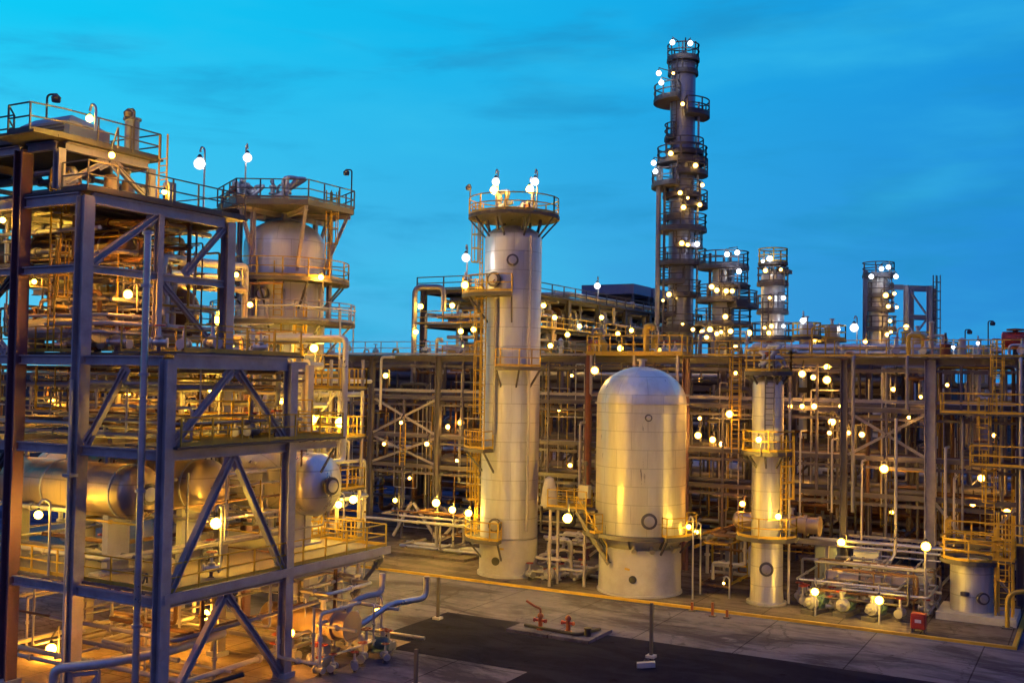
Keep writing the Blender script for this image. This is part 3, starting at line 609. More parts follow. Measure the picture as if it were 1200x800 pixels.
def crown_gear(x, y, z, R, label, seed):
    rg = random.Random(seed); o = thing('relief_valve_manifold', (x, y, z), label, 'valves'); k = 0
    for i in range(5):
        a = rg.uniform(0, 6.28); r = rg.uniform(.15, R); px, py = x + r * math.cos(a), y + r * math.sin(a); h = rg.uniform(.7, 1.6)
        MB().tube(fillet([(px, py, z), (px, py, z + h), (px + rg.uniform(-.9, .9), py + rg.uniform(-.9, .9), z + h), (px + rg.uniform(-.6, .6), py + rg.uniform(-.6, .6), z + .3)], .18, 3), rg.uniform(.07, .15), 10).build('relief_pipe', rg.choice(['galv', 'silver', 'pipe_grey']), o)
        MB().lathe([(.10, z + h * .4), (.24, z + h * .4), (.24, z + h * .4 + .1), (.12, z + h * .4 + .12), (.16, z + h * .7), (.22, z + h * .7), (.22, z + h * .7 + .08), (.05, z + h * .8)], 10, (px, py, 0)).build('relief_valve', rg.choice(['galv', 'orange_paint', 'silver']), o)
    return o
crown_gear(AX, AY, 22.96, 1.6, 'cluster of relief valves and bent pipes on the crown of the tall silver column', 3)

# ================================================================== DOMED VESSEL
BX, BY, BR = -24.05, 59.15, 2.66
o = thing('domed_vessel', (BX, BY, .11), 'fat silver vessel with a smooth domed top on a grey concrete-clad skirt', 'vessel'); vesB = o
c = (BX, BY, 0)
MB().lathe([(2.52, .113), (2.52, .22), (2.44, .24), (2.42, 2.8)], 64, c).build('skirt', 'fireproof', o)
MB().lathe([(1.5, 2.55), (2.2, 2.8), (BR - .06, 3.35), (BR, 3.6), (BR, 11.2)] + dome_prof(BR, 11.2, 2.15, 12), 72, c).build('shell', 'clad_bright', o)
MB().sector((BX, BY), BR + .004, BR + .12, 11.12, 11.2, 0, 360, 64).build('dome_flashing', 'silver', o)
ring_platform(o, (BX, BY), 3.62, BR + .02, BR + .45, -118, -42, None, .028, True, 'steel_dark')
ring_platform(o, (BX, BY), 3.625, BR + .02, BR + .75, -160, -119, 'yellow', .028, True); ring_platform(o, (BX, BY), 3.625, BR + .02, BR + .75, -41, 30, 'yellow', .028, True)
manway(o, on(BX, BY, BR, -58, 4.55), (math.cos(R_(-58)), math.sin(R_(-58)), 0), .40)
manway(o, on(BX, BY, BR, -60, 10.4), (math.cos(R_(-60)), math.sin(R_(-60)), 0), .18)
MB().lathe([(.22, -.1), (.22, .05), (.02, .055)], 16, on(BX, BY, 2.43, -77, 1.15), (Vector((.99, .1, 0)), Vector((0, 0, 1)), Vector((.1, -1, 0)).normalized())).build('skirt_vent', 'black', o)
MB().bar(on(BX, BY, 2.46, -88, 1.75), on(BX, BY, 2.46, -81, 1.7), .03, .12).build('name_plate', 'yellow', o)
for a in (-75, -52, -20): nozzle(o, on(BX, BY, 2.1, a, 3.15), (math.cos(R_(a)) * .6, math.sin(R_(a)) * .6, -.4), .10, .7, 'silver')
nozzle(o, (BX, BY, 13.3), (0, 0, 1), .18, .5)
# access platform beside it
px_, py_ = -28.0, 56.9
o = thing('access_platform', (px_, py_, .11), 'small yellow-railed access platform with a steep stair, leaning against the fat domed vessel', 'platform')
dk = MB().box(-29.2, 56.95, 4.72, -26.0, 58.3, 4.86).build('platform', 'grating', o)
handrail(dk, [(-26.6, 57.0, 4.86), (-29.15, 57.0, 4.86), (-29.15, 58.25, 4.86), (-26.8, 58.25, 4.86)], 1.05, .03)
for u, v in ((-29.0, 57.1), (-29.0, 58.15), (-27.2, 58.15)): MB().bar((u, v, .113), (u, v, 4.72), .14).build('leg', 'steel', o)
st = MB(); 
for k in range(12):
    t = k / 11; st.box(-26.9 + 1.9 * t - .12, 56.55, 4.6 - 4.2 * t * .62 - .02, -26.9 + 1.9 * t + .12, 57.0 - .06, 4.6 - 4.2 * t * .62 + .02)
st.bar((-27.0, 56.52, 4.75), (-24.9, 56.52, 1.9), .05, .2).bar((-27.0, 56.97, 4.75), (-24.9, 56.97, 1.9), .05, .2); st.build('stair', 'steel_dark', o)
st = MB().bar((-27.0, 56.52, 5.7), (-25.0, 56.52, 3.0), .06)
for k in range(4): st.bar((-27.0 + .66 * k, 56.52, 4.75 - .9 * k), (-27.0 + .66 * k, 56.52, 5.7 - .9 * k), .05)
st.build('stair_rail', 'yellow', o)
o = thing('pump_cover', (-29.0, 57.5, 4.86), 'pale cone-shaped cover standing on the access platform beside the fat vessel', 'cover')
MB().lathe([(.48, 4.87), (.50, 5.1), (.42, 5.9), (.26, 6.5), (.05, 6.62)], 18, (-29.35, 57.6, 0)).build('cover', 'pipe_white', o); MB().lathe([(.54, 4.865), (.54, 4.95)], 18, (-29.35, 57.6, 0)).build('base_ring', 'galv', o)
o = thing('hoist_box', (-26.9, 57.6, 4.86), 'grey control box on a stand beside the yellow rails of the access platform', 'cabinet')
MB().box(-27.2, 57.3, 5.5, -26.6, 57.7, 6.25).build('box', 'galv', o); MB().bar((-26.9, 57.5, 4.86), (-26.9, 57.5, 7.4), .07).build('stand', 'steel_dark', o); MB().lathe([(.12, 7.4), (.16, 7.5), (.12, 7.65), (.02, 7.68)], 10, (-26.9, 57.5, 0)).build('sensor', 'steel_dark', o)

# ================================================================== SLIM COLUMN
CX, CY, CR = -16.6, 59.75, .87
o = thing('slim_column', (CX, CY, .11), 'slim yellow-lit silver column with yellow cage platforms and a ladder up its face', 'process column')
c = (CX, CY, 0)
MB().lathe([(1.12, .113), (1.12, .26), (.95, .28), (.90, .9), (.89, 3.85)], 36, c).build('skirt', 'clad_bright', o)
MB().lathe([(CR, 3.9), (CR, 12.4)] + dome_prof(CR, 12.4, .5), 40, c).build('shell', 'clad_bright', o)
ring_platform(o, (CX, CY), 13.15, .1, 1.35, 0, 360, 'yellow', .04, h=1.2); ring_platform(o, (CX, CY), 8.65, CR + .01, CR + .62, 0, 360, 'yellow', .04, h=1.15)
ring_platform(o, (CX, CY), 3.9, CR + .01, CR + .85, 0, 360, 'yellow', .03, False)
x, y, _ = on(CX, CY, CR + .22, -70); ladder(o, x, y, 8.65, 13.1, -70, False, 'steel_dark'); x, y, _ = on(CX, CY, CR + .22, -20); ladder(o, x, y, 3.9, 8.6, -20, True)
manway(o, on(CX, CY, CR + .05, -75, 2.2), (math.cos(R_(-75)), math.sin(R_(-75)), 0), .34)
MB().tube([on(CX, CY, CR + .35, 5, .2), on(CX, CY, CR + .35, 5, 12.0)], .07, 8).build('riser_pipe', 'pipe_white', o)
crown_gear(CX, CY, 13.16, .7, 'valves and short pipes inside the yellow cage on top of the slim column', 9)

# ================================================================== SMALL TANK WITH YELLOW STAIR
EX, EY, ER = -6.2, 62.5, 1.08
o = thing('small_tank', (EX, EY, .11), 'short cream-lit tank ringed by yellow rails near the end of the kerb', 'tank')
MB().box(EX - 1.6, EY - 1.7, .12, EX + 2.3, EY + 1.6, .5).build('plinth', 'fireproof', o)
MB().lathe([(ER, .505), (ER, 3.0), (ER * .9, 3.12), (.02, 3.2)], 36, (EX, EY, 0)).build('shell', 'clad_dull', o)
manway(o, on(EX, EY, ER, -60, 1.35), (math.cos(R_(-60)), math.sin(R_(-60)), 0), .28)
p = ring_platform(o, (EX, EY), 3.25, ER - .1, ER + .55, 0, 360, 'yellow', .04, False)
MB().lathe([(.14, .8), (.22, .82), (.22, 1.0), (.02, 1.02)], 12, on(EX, EY, ER + .15, -100, .6)).build('drain_pot', 'steel_dark', o)
o = thing('yellow_ladder_tower', (-4.5, 62.2, .11), 'yellow caged ladder tower beside the short cream-lit tank', 'ladder')
for u in (-4.95, -4.15): MB().bar((u, 61.6, .12), (u, 61.6, 5.0), .12).build('post', 'yellow', o); MB().bar((u, 62.4, .12), (u, 62.4, 5.0), .12).build('post', 'yellow', o)
ladder(o, -4.55, 61.7, .2, 4.9, -80); dk = MB().box(-5.1, 61.4, 3.28, -4.0, 62.6, 3.36).build('platform', 'grating', o); handrail(dk, [(-5.05, 61.45, 3.36), (-4.05, 61.45, 3.36), (-4.05, 62.5, 3.36)], 1.1, .035)
o = thing('yellow_pipe_loop', (-3.0, 60.6, 0), 'thick yellow pipe bent like a hook at the kerb\'s end', 'pipe')
MB().tube(fillet([(-4.3, 60.4, .0), (-4.3, 60.4, 1.9), (-3.3, 60.9, 2.1), (-3.1, 60.9, .01)], .5, 6), .12, 10).build('pipe', 'yellow', o); MB().box(-4.55, 60.15, .12, -4.05, 60.65, .2).build('base_plate', 'steel_dark', o)

# ================================================================== FRONT YARD
o = thing('hydrant_pad', (-23.5, 47.0, 0), 'pale concrete pad edged with dark pipe on the asphalt road', 'pad')
MB().box(-25.8, 46.15, .0, -21.3, 48.9, .16).build('slab', 'concrete', o)
MB().tube(fillet([(-25.2, 47.0, .26), (-22.1, 46.6, .26), (-21.7, 48.3, .26)], .3, 3), .08, 8).build('edge_pipe', 'black', o)
MB().lathe([(.16, .16), (.16, .5), (.2, .5), (.2, .56), (.02, .6)], 12, (-21.75, 47.0, 0)).build('valve_box', 'black', o)
def hydrant(x, y, label, arm):
    o = thing('fire_hydrant', (x, y, .16), label, 'hydrant')
    MB().lathe([(.2, .163), (.2, .22), (.11, .24), (.11, .75), (.16, .78), (.16, .86), (.10, .95), (.02, 1.0)], 14, (x, y, 0)).build('barrel', 'orange_paint', o)
    for s in (-1, 1): MB().tube([(x, y, .62), (x + .28 * s, y - .05, .62)], [.07, .07], 10).build('outlet', 'red_paint', o); MB().tube([(x + .26 * s, y - .05, .62), (x + .34 * s, y - .06, .62)], .1, 10).build('outlet_cap', 'red_paint', o)
    if arm:
        MB().tube(fillet([(x, y, .9), (x, y, 1.2), (x - .25, y - .05, 1.25), (x - .75, y - .1, 1.5)], .12, 3), [.06] * 9 + [.045] * 1 if False else .06, 8).build('monitor_nozzle', 'orange_paint', o)
    return o
hydrant(-24.3, 46.95, 'orange-red fire monitor with raised nozzle on the concrete pad', True); hydrant(-22.9, 47.2, 'plain orange-red hydrant on the concrete pad, without a nozzle', False)
for (px, py, h, lab) in ((513, 725, 2.15, 'thin dark steel post standing beside the asphalt corner, by the near structure'), (763, 770, 2.45, 'thin dark steel post with a pale foot on the wide asphalt beneath the fat vessel'), (487, 804, 1.5, 'thin dark steel post at the frame\'s bottom edge on pale concrete')):
    q = gnd(px, py); o = thing('marker_post', (q.x, q.y, 0), lab, 'post'); MB().bar((q.x, q.y, .01), (q.x, q.y, h), .13).build('post', 'steel_dark', o); MB().box(q.x - .2, q.y - .2, .0, q.x + .2, q.y + .2, .12).build('foot', 'fireproof', o)
q = gnd(757, 782); o = thing('concrete_weight', (q.x, q.y, .01), 'pale concrete block lying on the asphalt beside a post\'s foot', 'block')
MB().obox((q.x, q.y, .14), ((.9, .4, .1), (-.4, .9, 0), (0, -.1, 1)), (.40, .15, .11)).build('block', 'fireproof', o); MB().tube([(q.x - .1, q.y, .3), (q.x, q.y, .42), (q.x + .15, q.y + .05, .32)], .025, 6).build('lifting_eye', 'steel_dark', o)
for (px, py, h, lab) in ((835, 722, .75, 'short orange-red post just outside the yellow kerb, by the slim column'), (811, 716, .5, 'stubby orange-red post at the kerb below the fat vessel'), (852, 724, .45, 'lowest stubby orange-red post outside the kerb by the slim column')):
    q = gnd(px, py); o = thing('hose_post', (q.x, q.y, 0), lab, 'post'); MB().bar((q.x, q.y, .0), (q.x, q.y, h), .12).build('post', 'orange_paint', o); MB().box(q.x - .16, q.y - .16, .004, q.x + .16, q.y + .16, .08).build('foot', 'steel_dark', o)
q = gnd(1075, 742, .12); o = thing('fire_box', (q.x, q.y + .4, .115), 'bright red fire extinguisher box standing behind the kerb', 'fire box')
MB().box(q.x - .35, q.y + .2, .3, q.x + .35, q.y + .75, 1.05).build('box', 'red_paint', o, bevel=.02); MB().box(q.x - .28, q.y + .17, .4, q.x + .28, q.y + .2, .95).build('door', 'red_paint', o)
for s in (-1, 1): MB().box(q.x + .28 * s - .04, q.y + .25, .118, q.x + .28 * s + .04, q.y + .7, .3).build('leg', 'steel_dark', o)
MB().box(q.x - .15, q.y + .155, .62, q.x + .15, q.y + .17, .78).build('notice', 'signal_white', o)
# ================================================================== MAIN PIPE RACK
RU = [-62, -55.9, -49.8, -43.6, -37.4, -31.2, -24.1, -19.0, -13.9, -8.9, -4.1, 1.0, 6.2, 11.4]
rack = thing('pipe_rack', (-24, 71, .11), 'long steel pipe rack with four tiers running the whole width behind the vessels', 'pipe rack')
TIERS = (5.8, 8.05, 10.95, 13.9)
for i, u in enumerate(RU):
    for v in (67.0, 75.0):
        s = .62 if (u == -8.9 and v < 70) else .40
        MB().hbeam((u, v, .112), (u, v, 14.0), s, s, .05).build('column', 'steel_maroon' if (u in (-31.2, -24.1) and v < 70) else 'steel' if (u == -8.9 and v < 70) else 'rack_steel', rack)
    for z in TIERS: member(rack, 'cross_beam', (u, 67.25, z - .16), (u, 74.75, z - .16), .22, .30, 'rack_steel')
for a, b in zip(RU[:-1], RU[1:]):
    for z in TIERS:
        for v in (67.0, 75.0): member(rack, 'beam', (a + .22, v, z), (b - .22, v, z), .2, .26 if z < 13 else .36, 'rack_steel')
    member(rack, 'beam', (a + .22, 67.0, 11.5), (b - .22, 67.0, 11.5), .14, .2, 'steel')
for (i, z0, z1) in ((2, 8.2, 10.8), (2, 5.95, 7.9), (3, .3, 2.9), (8, 8.2, 10.8), (9, .4, 5.6), (5, .4, 5.6), (11, 5.95, 7.9)):
    a, b = RU[i] + .25, RU[i + 1] - .25
    MB().hbeam((a, 66.95, z0), (b, 66.95, z1), .16, .16, .03).build('brace', 'steel', rack); MB().hbeam((a, 67.06, z1), (b, 67.06, z0), .16, .16, .03).build('brace', 'steel', rack)
for a, b in (((-43.4, 66.9, .4), (-45.6, 66.9, 3.0)), ((-43.2, 66.9, .4), (-40.6, 66.9, 3.0)), ((-47.4, 66.9, .4), (-45.8, 66.9, 3.0))): member(rack, 'brace', a, b, .18, .18, 'pipe_white', 'bar')
dk = MB().box(-62, 66.2, 14.09, 11.4, 67.9, 14.17).build('walkway', 'grating', rack)
handrail(dk, [(-62, 66.25, 14.17), (-30.4, 66.25, 14.17)], 1.0, .028, 'steel'); handrail(dk, [(-23.4, 66.25, 14.17), (11.4, 66.25, 14.17)], 1.0, .028, 'yellow')
dk = MB().box(-30.3, 64.6, 14.18, -23.5, 66.7, 14.27).build('balcony', 'yellow', rack)
handrail(dk, [(-30.25, 66.6, 14.27), (-30.25, 64.65, 14.27), (-23.55, 64.65, 14.27), (-23.55, 66.6, 14.27)], 1.2, .04, step=.8)
for u in (-30.0, -26.9, -23.9): MB().bar((u, 64.8, 11.6), (u, 64.8, 14.17), .16).build('balcony_post', 'steel', rack); MB().bar((u, 64.8, 11.6), (u, 66.9, 11.6), .16).build('balcony_arm', 'steel', rack)
dk = MB().box(-8.2, 65.4, 10.85, -2.2, 66.8, 10.94).build('balcony', 'grating', rack)
handrail(dk, [(-8.15, 66.7, 10.94), (-8.15, 65.45, 10.94), (-2.25, 65.45, 10.94)], 1.15, .045, step=1.4)
dk = MB().box(-6.6, 65.2, 7.95, 1.0, 66.8, 8.02).build('balcony', 'grating', rack)
handrail(dk, [(-6.55, 66.7, 8.02), (-6.55, 65.25, 8.02), (1, 65.25, 8.02)], 1.15, .045)
dk = MB().box(-7.8, 64.6, 3.7, -2.4, 66.7, 3.78).build('balcony', 'grating', rack)
handrail(dk, [(-7.75, 66.6, 3.78), (-7.75, 64.65, 3.78), (-2.45, 64.65, 3.78)], 1.15, .045, step=1.2)
for u, z0, z1, a in ((-5.6, 3.8, 7.9, -100), (-5.9, 8.0, 10.9, -80), (-5.2, 10.9, 14.1, -90), (-20.6, 8.0, 14.1, -90), (-46.5, 5.8, 8.0, -90)): ladder(rack, u, 65.9 if u > -10 else 66.6, z0, z1, a)
for z in (3.0, 5.7): member(rack, 'beam', (-13.6, 66.9, z if z < 4 else 3.3), (-4.4, 66.9, z if z < 4 else 3.3), .16, .18)

# pipes laid along the tiers
rg = random.Random(11); ORD = ['frontmost', 'second', 'third', 'fourth', 'fifth', 'sixth', 'seventh', 'rearmost']
for ti, (z, tn) in enumerate(zip(TIERS, ('lowest', 'second', 'third', 'top'))):
    for k in range(8 if ti < 3 else 4):
        v = 67.75 + k * .88 + rg.uniform(-.12, .12) if ti < 3 else 69.0 + 1.5 * k; r = rg.choice([.06, .08, .11, .14, .2]); m = rg.choice(['pipe_grey', 'pipe_dark', 'pipe_dark', 'pipe_dark', 'pipe_brown', 'pipe_brown'])
        x0 = -61 if rg.random() < .7 else rg.uniform(-52, -38); x1 = 11 if rg.random() < .6 else rg.uniform(-12, 2)
        zz = z + .03 + r; pts = [(x0, v, zz), (x1, v, zz)]
        if k % 3 == 1:
            q = rg.uniform(-40, -12); h = rg.uniform(.7, 1.2); pts = [(x0, v, zz), (q, v, zz), (q, v, zz + h), (q + 2.2, v, zz + h), (q + 2.2, v, zz), (x1, v, zz)]
        o = MB().tube(fillet(pts, max(.15, 2 * r), 3), r, 10).build('rack_pipe', m); look = {'pipe_dark': 'dark', 'pipe_grey': 'grey', 'galv': 'galvanised', 'silver': 'silver lagged', 'pipe_white': 'pale', 'pipe_brown': 'brown'}[m]
        if ti == 3: nm = ('frontmost', 'second', 'third', 'rearmost')[k]
        else: nm = ORD[k]
        tag(o, f'{look} {"thick" if r > .13 else "thin"} pipe, {nm} in the row along the rack\'s {tn} tier', 'pipe', 'pipes laid along the rack')

# cable trays hung under the tiers, and slender uprights between the columns
for ti, (z, tn) in enumerate(zip(TIERS, ('lowest', 'second', 'third', 'top'))):
    for k, v in enumerate((67.35, 71.2, 74.2)):
        mb = MB().box(-61, v - .3, z - .62, 11, v - .27, z - .47).box(-61, v + .27, z - .62, 11, v + .3, z - .47)
        x = -60.5
        while x < 11: mb.box(x, v - .268, z - .60, x + .06, v + .268, z - .57); x += 1.2
        for c_ in (-55, -45, -34, -22, -11, 0): mb.bar((c_, v, z - .56), (c_, v, z - .16), .05)
        o = mb.build('cable_tray', 'rack_steel'); tag(o, f'ladder cable tray hung under the {tn} tier of the long rack, {("front", "middle", "back")[k]} row', 'cable tray', 'cable trays of the rack')
for i, (a, b) in enumerate(zip(RU[:-1], RU[1:])):
    for q in ((.35, .68) if i % 2 else (.5,)):
        u = a + (b - a) * q; lo = (0, 1, 0, 2, 1, 0)[i % 6]; hi = (2, 3, 3, 3, 2, 3)[(i * 5) % 6]
        member(rack, 'upright', (u, 66.98, ([.12] + list(TIERS))[lo] + .14), (u, 66.98, TIERS[max(hi, lo)] - .14 if hi >= lo else 5.6), .14, .14, 'rack_steel', 'bar')
    if i % 3 == 1:
        MB().hbeam((a + .2, 74.95, 6), (b - .2, 74.95, 10.7), .16, .16, .03).build('brace', 'steel_dark', rack)

# wandering process pipes
LOOK = {'pipe_dark': 'dark', 'pipe_grey': 'grey', 'galv': 'galvanised', 'silver': 'silver', 'pipe_white': 'pale', 'pipe_brown': 'brown', 'clad_copper': 'copper-toned', 'yellow': 'yellow'}
def spool(rg, lo, hi, r, m, n, place, group, start=None, vertical=False):
    p = Vector(start) if start else Vector([rg.uniform(a, b) for a, b in zip(lo, hi)]); pts = [p.copy()]; last = -1
    for k in range(n):
        ax_ = rg.choice([a for a in (0, 1, 2, 2 if vertical else 0) if a != last]); last = ax_
        q = p.copy(); span = hi[ax_] - lo[ax_]
        q[ax_] = rg.uniform(lo[ax_], hi[ax_])
        if abs(q[ax_] - p[ax_]) < .3 * span: q[ax_] = lo[ax_] + (span - (p[ax_] - lo[ax_])) if abs(span - 2 * (p[ax_] - lo[ax_])) > .3 * span else hi[ax_]
        pts.append(q); p = q
    path = fillet(pts, max(.12, 2.2 * r), 4); mb = MB().tube(path, r, 10 if r > .06 else 8)
    for a, b in zip(pts[:-1], pts[1:]):
        L = (b - a).length
        if L > 1.2:
            d = (b - a).normalized(); c = a + d * min(L * .5, L - .4); ref = Vector((0, 0, 1)) if abs(d.z) < .9 else Vector((1, 0, 0)); X = d.cross(ref).normalized(); Y = X.cross(d)
            mb.lathe([(r * 1.02, -.07), (r * 1.7, -.07), (r * 1.7, -.01), (r * 1.2, 0), (r * 1.7, .01), (r * 1.7, .07), (r * 1.02, .07)], 10, c, (X, Y, d))
    kind = 'conduit' if r < .075 else 'process_pipe' if r < .13 else 'lagged_pipe'; nb = max(0, len(pts) - 2)
    o = mb.build(kind, m)
    tag(o, f'{LOOK[m]} {dict(conduit="thin conduit", process_pipe="process pipe", lagged_pipe="thick pipe")[kind]} {("straight", "bent once", "bent twice", "bent thrice", "bent four times")[nb]}, {place}', 'pipe', group); return o
def spools(seed, n, lo, hi, place, group, rr=(.06, .2), mats=('pipe_grey', 'galv', 'silver', 'pipe_white', 'pipe_brown'), vertical=False, segs=(2, 5)):
    rg = random.Random(seed)
    for _ in range(n): spool(rg, lo, hi, rg.uniform(*rr), rg.choice(mats), rg.randint(*segs), place, group, None, vertical)
spools(21, 26, (-43, 29, 13.5), (-34.6, 35, 15.9), 'on the main floor of the near structure', 'pipes on the main floor', (.05, .11))
spools(22, 20, (-43, 28.6, 16.9), (-34.8, 35, 19.1), 'under the roof of the near structure', 'pipes in the upper storey', (.05, .13))
spools(23, 28, (-42.5, 28.6, 9.9), (-30.3, 36, 12.6), 'between the middle beams of the near structure', 'pipes in the middle storey', (.04, .11))
spools(24, 11, (-42.5, 28.5, 4.7), (-32.5, 41, 9.2), 'around the drums on the lowest deck', 'pipes around the drums', (.04, .12))
spools(25, 11, (-42, 28, .2), (-30.2, 40, 3.9), 'on the ground under the near structure', 'pipes under the lowest deck', (.05, .11))
spools(26, 7, (-31.5, 33.5, .3), (-26.8, 40.5, 3.4), 'in the pipework at the structure\'s foot', 'pipes at the structure foot', (.04, .085), ('silver', 'silver', 'pipe_white', 'pipe_grey'))
spools(27, 9, (-42, 27.9, 19.8), (-36.2, 33, 20.9), 'under the topmost deck of the near structure', 'pipes under the topmost deck', (.05, .14))
spools(28, 22, (-46, 36.5, 8), (-34, 44, 14.6), 'between near structure and reactor', 'pipes behind the near structure', (.07, .2), vertical=True)
spools(29, 34, (-48, 43, 1), (-38, 52, 12.2), 'around the foot of the platformed reactor', 'pipes around the reactor', (.06, .18), vertical=True)
for k, (a, b) in enumerate(zip(RU[1:-3], RU[2:-2])):
    bay = 'bay of the long rack'
    spools(40 + k, 12, (a + .3, 67.3, .5), (b - .3, 74.5, 13.6), 'inside the long pipe rack', 'pipes threading the rack', (.04, .13), ('pipe_grey', 'pipe_brown', 'pipe_dark', 'pipe_dark', 'pipe_brown', 'pipe_dark'), vertical=True)
spools(60, 14, (-32, 57.8, .3), (-27, 62.5, 2.6), 'on the slab between column and domed vessel', 'pipes between the column and the vessel', (.05, .12), ('silver', 'pipe_white', 'galv'))
spools(61, 12, (-21.5, 59.5, .3), (-18.2, 65.5, 3.6), 'on the slab beside the slim column', 'pipes by the slim column', (.05, .11), ('pipe_brown', 'galv', 'pipe_white', 'yellow'))
spools(62, 20, (-15.3, 59.2, .3), (-8.0, 64.5, 2.6), 'among the pumps behind the kerb', 'pipes among the pumps', (.035, .08), ('silver', 'pipe_grey', 'pipe_dark', 'pipe_brown'), segs=(2, 4))
spools(63, 10, (-47, 62, .4), (-36, 66, 3.0), 'on the raised slab under the rack', 'pipes on the raised slab', (.06, .14))
TH = ('pipe_grey', 'galv', 'pipe_brown', 'pipe_white', 'yellow')
spools(81, 26, (-43, 28.4, 9.9), (-30.2, 34, 12.7), 'in the middle storey of the near structure', 'conduits in the middle storey', (.03, .06), TH, True)
spools(82, 26, (-43, 28.4, 13.5), (-34.6, 35, 19), 'in the upper storey of the near structure', 'conduits in the upper storey', (.03, .06), TH, True)
spools(83, 10, (-42, 28.2, 4.7), (-31, 40, 9.2), 'around the drums of the near structure', 'conduits around the drums', (.03, .05), TH, True)
spools(84, 7, (-42, 28, .2), (-30.4, 40, 3.8), 'under the lowest deck of the near structure', 'conduits under the lowest deck', (.03, .06), TH, True)
spools(85, 18, (-47, 43.5, 9), (-38.5, 51, 17.5), 'around the reactor\'s galleries', 'conduits of the reactor', (.03, .06), TH, True)
for k, (a, b) in enumerate(zip(RU[1:-3], RU[2:-2])): spools(140 + k, 6, (a + .2, 67.1, .6), (b - .2, 70, 13.6), 'near the front of the long rack', 'conduits in the rack', (.025, .045), ('pipe_white', 'galv', 'pipe_dark', 'yellow'), vertical=True)
# tall risers in front of the rack
for (px, y0, y1, r, m, lab) in ((690, 400, 622, .16, 'rust_red', 'long rust-red riser pipe passing the dome of the fat vessel'), (680, 495, 600, .09, 'pipe_white', 'thin pale riser topped by a junction box near the fat vessel'), (938, 505, 610, .06, 'pipe_white', 'thin pale riser close beside the slim column'), (975, 515, 600, .06, 'pipe_white', 'thin pale riser, second to rise between the slim column and the thick rack post'),
                              (1000, 418, 600, .10, 'pipe_grey', 'grey riser running full height next to the rack bay of pumps'), (1010, 540, 640, .06, 'pipe_white', 'thin riser ending beside the bright pump lamp'), (1063, 418, 480, .08, 'pipe_grey', 'grey drop pipe from the walkway rail to the upper rack beams'), (1108, 525, 640, .08, 'pipe_white', 'pale riser next to the thick rack post'),
                              (1118, 560, 640, .06, 'pipe_white', 'shorter pale riser next to the thick rack post'), (1196, 420, 640, .10, 'silver', 'silver riser at the rack\'s visible end'), (447, 418, 480, .11, 'pipe_white', 'pale hooked pipe hanging off the rack walkway end'), (1128, 490, 640, .06, 'pipe_grey', 'grey riser behind the short tank\'s rails')):
    a = atv(px, y0, 65.9); b = atv(px, y1, 65.9); pts = [(a.x, 67.4, a.z), (a.x, 65.9, a.z), (a.x, 65.9, max(.2, b.z))]
    if px == 447: pts = [(a.x + 1.2, 65.9, a.z), (a.x, 65.9, a.z), (a.x, 65.9, b.z)]
    o = MB().tube(fillet(pts, .3, 4), r, 10).build('riser_pipe', m); tag(o, lab, 'pipe', 'risers before the rack')
a = atv(1050, 490, 63.5); o = MB().tube(fillet([(a.x, 63.5, a.z), (a.x, 63.5, 2.9), (a.x - .6, 63.0, 2.1), (a.x - .6, 62.6, 1.3), (a.x + 2.6, 62.2, 1.25)], .35, 4), .09, 10).build('riser_pipe', 'silver'); tag(o, 'silver riser with an S-bend at its foot among the pumps', 'pipe', 'risers before the rack')
for k, (z, v, r) in enumerate(((3.15, 65.4, .12), (2.9, 65.0, .08))):
    o = MB().tube([(-15.5, v, z), (-7.4, v, z)], r, 10).build('header_pipe', 'silver'); tag(o, ('upper' if k == 0 else 'lower') + ' of the two level silver header pipes above the pumps', 'pipe', 'header pipes')
# pipe bridge from the structure to the reactor
for k, (y0, y1, r, m) in enumerate(((303, 313, .22, 'pipe_white'), (319, 327, .14, 'silver'), (334, 340, .18, 'clad_copper'))):
    a, b = at(190 + 6 * k, y0, 45 + k * .5), at(287, y1, 58)
    o = MB().tube(fillet([a - Vector((0, 0, 2.4)), a, b, b - Vector((0, 0, 1.5))], .4, 4), r, 12).build('bridge_pipe', m); tag(o, ('topmost', 'middle', 'lowest copper-toned')[k] + ' of the three fat pipes crossing from the near structure to the reactor', 'pipe', 'crossing pipes')
o = MB().tube(fillet([(-30.6, 36.5, 1.2), (-28.4, 37.6, 1.6), (-28.0, 39.4, 2.3), (-27.4, 41.4, 2.3), (-27.4, 41.4, 3.3)], .4, 5), .14, 12).build('bridge_pipe', 'silver'); tag(o, 'silver pipe bowing out towards the road past the end of the lowest deck', 'pipe')
o = MB().tube(fillet([(-28.7, 37.3, .8), (-28.7, 37.3, 2.6), (-28.3, 38.0, 2.9), (-27.9, 38.6, 2.9), (-27.9, 38.6, 3.8)], .35, 5), .13, 12).build('bridge_pipe', 'pipe_white'); tag(o, 'pale S-shaped pipe rising beside the structure\'s lowest deck', 'pipe')

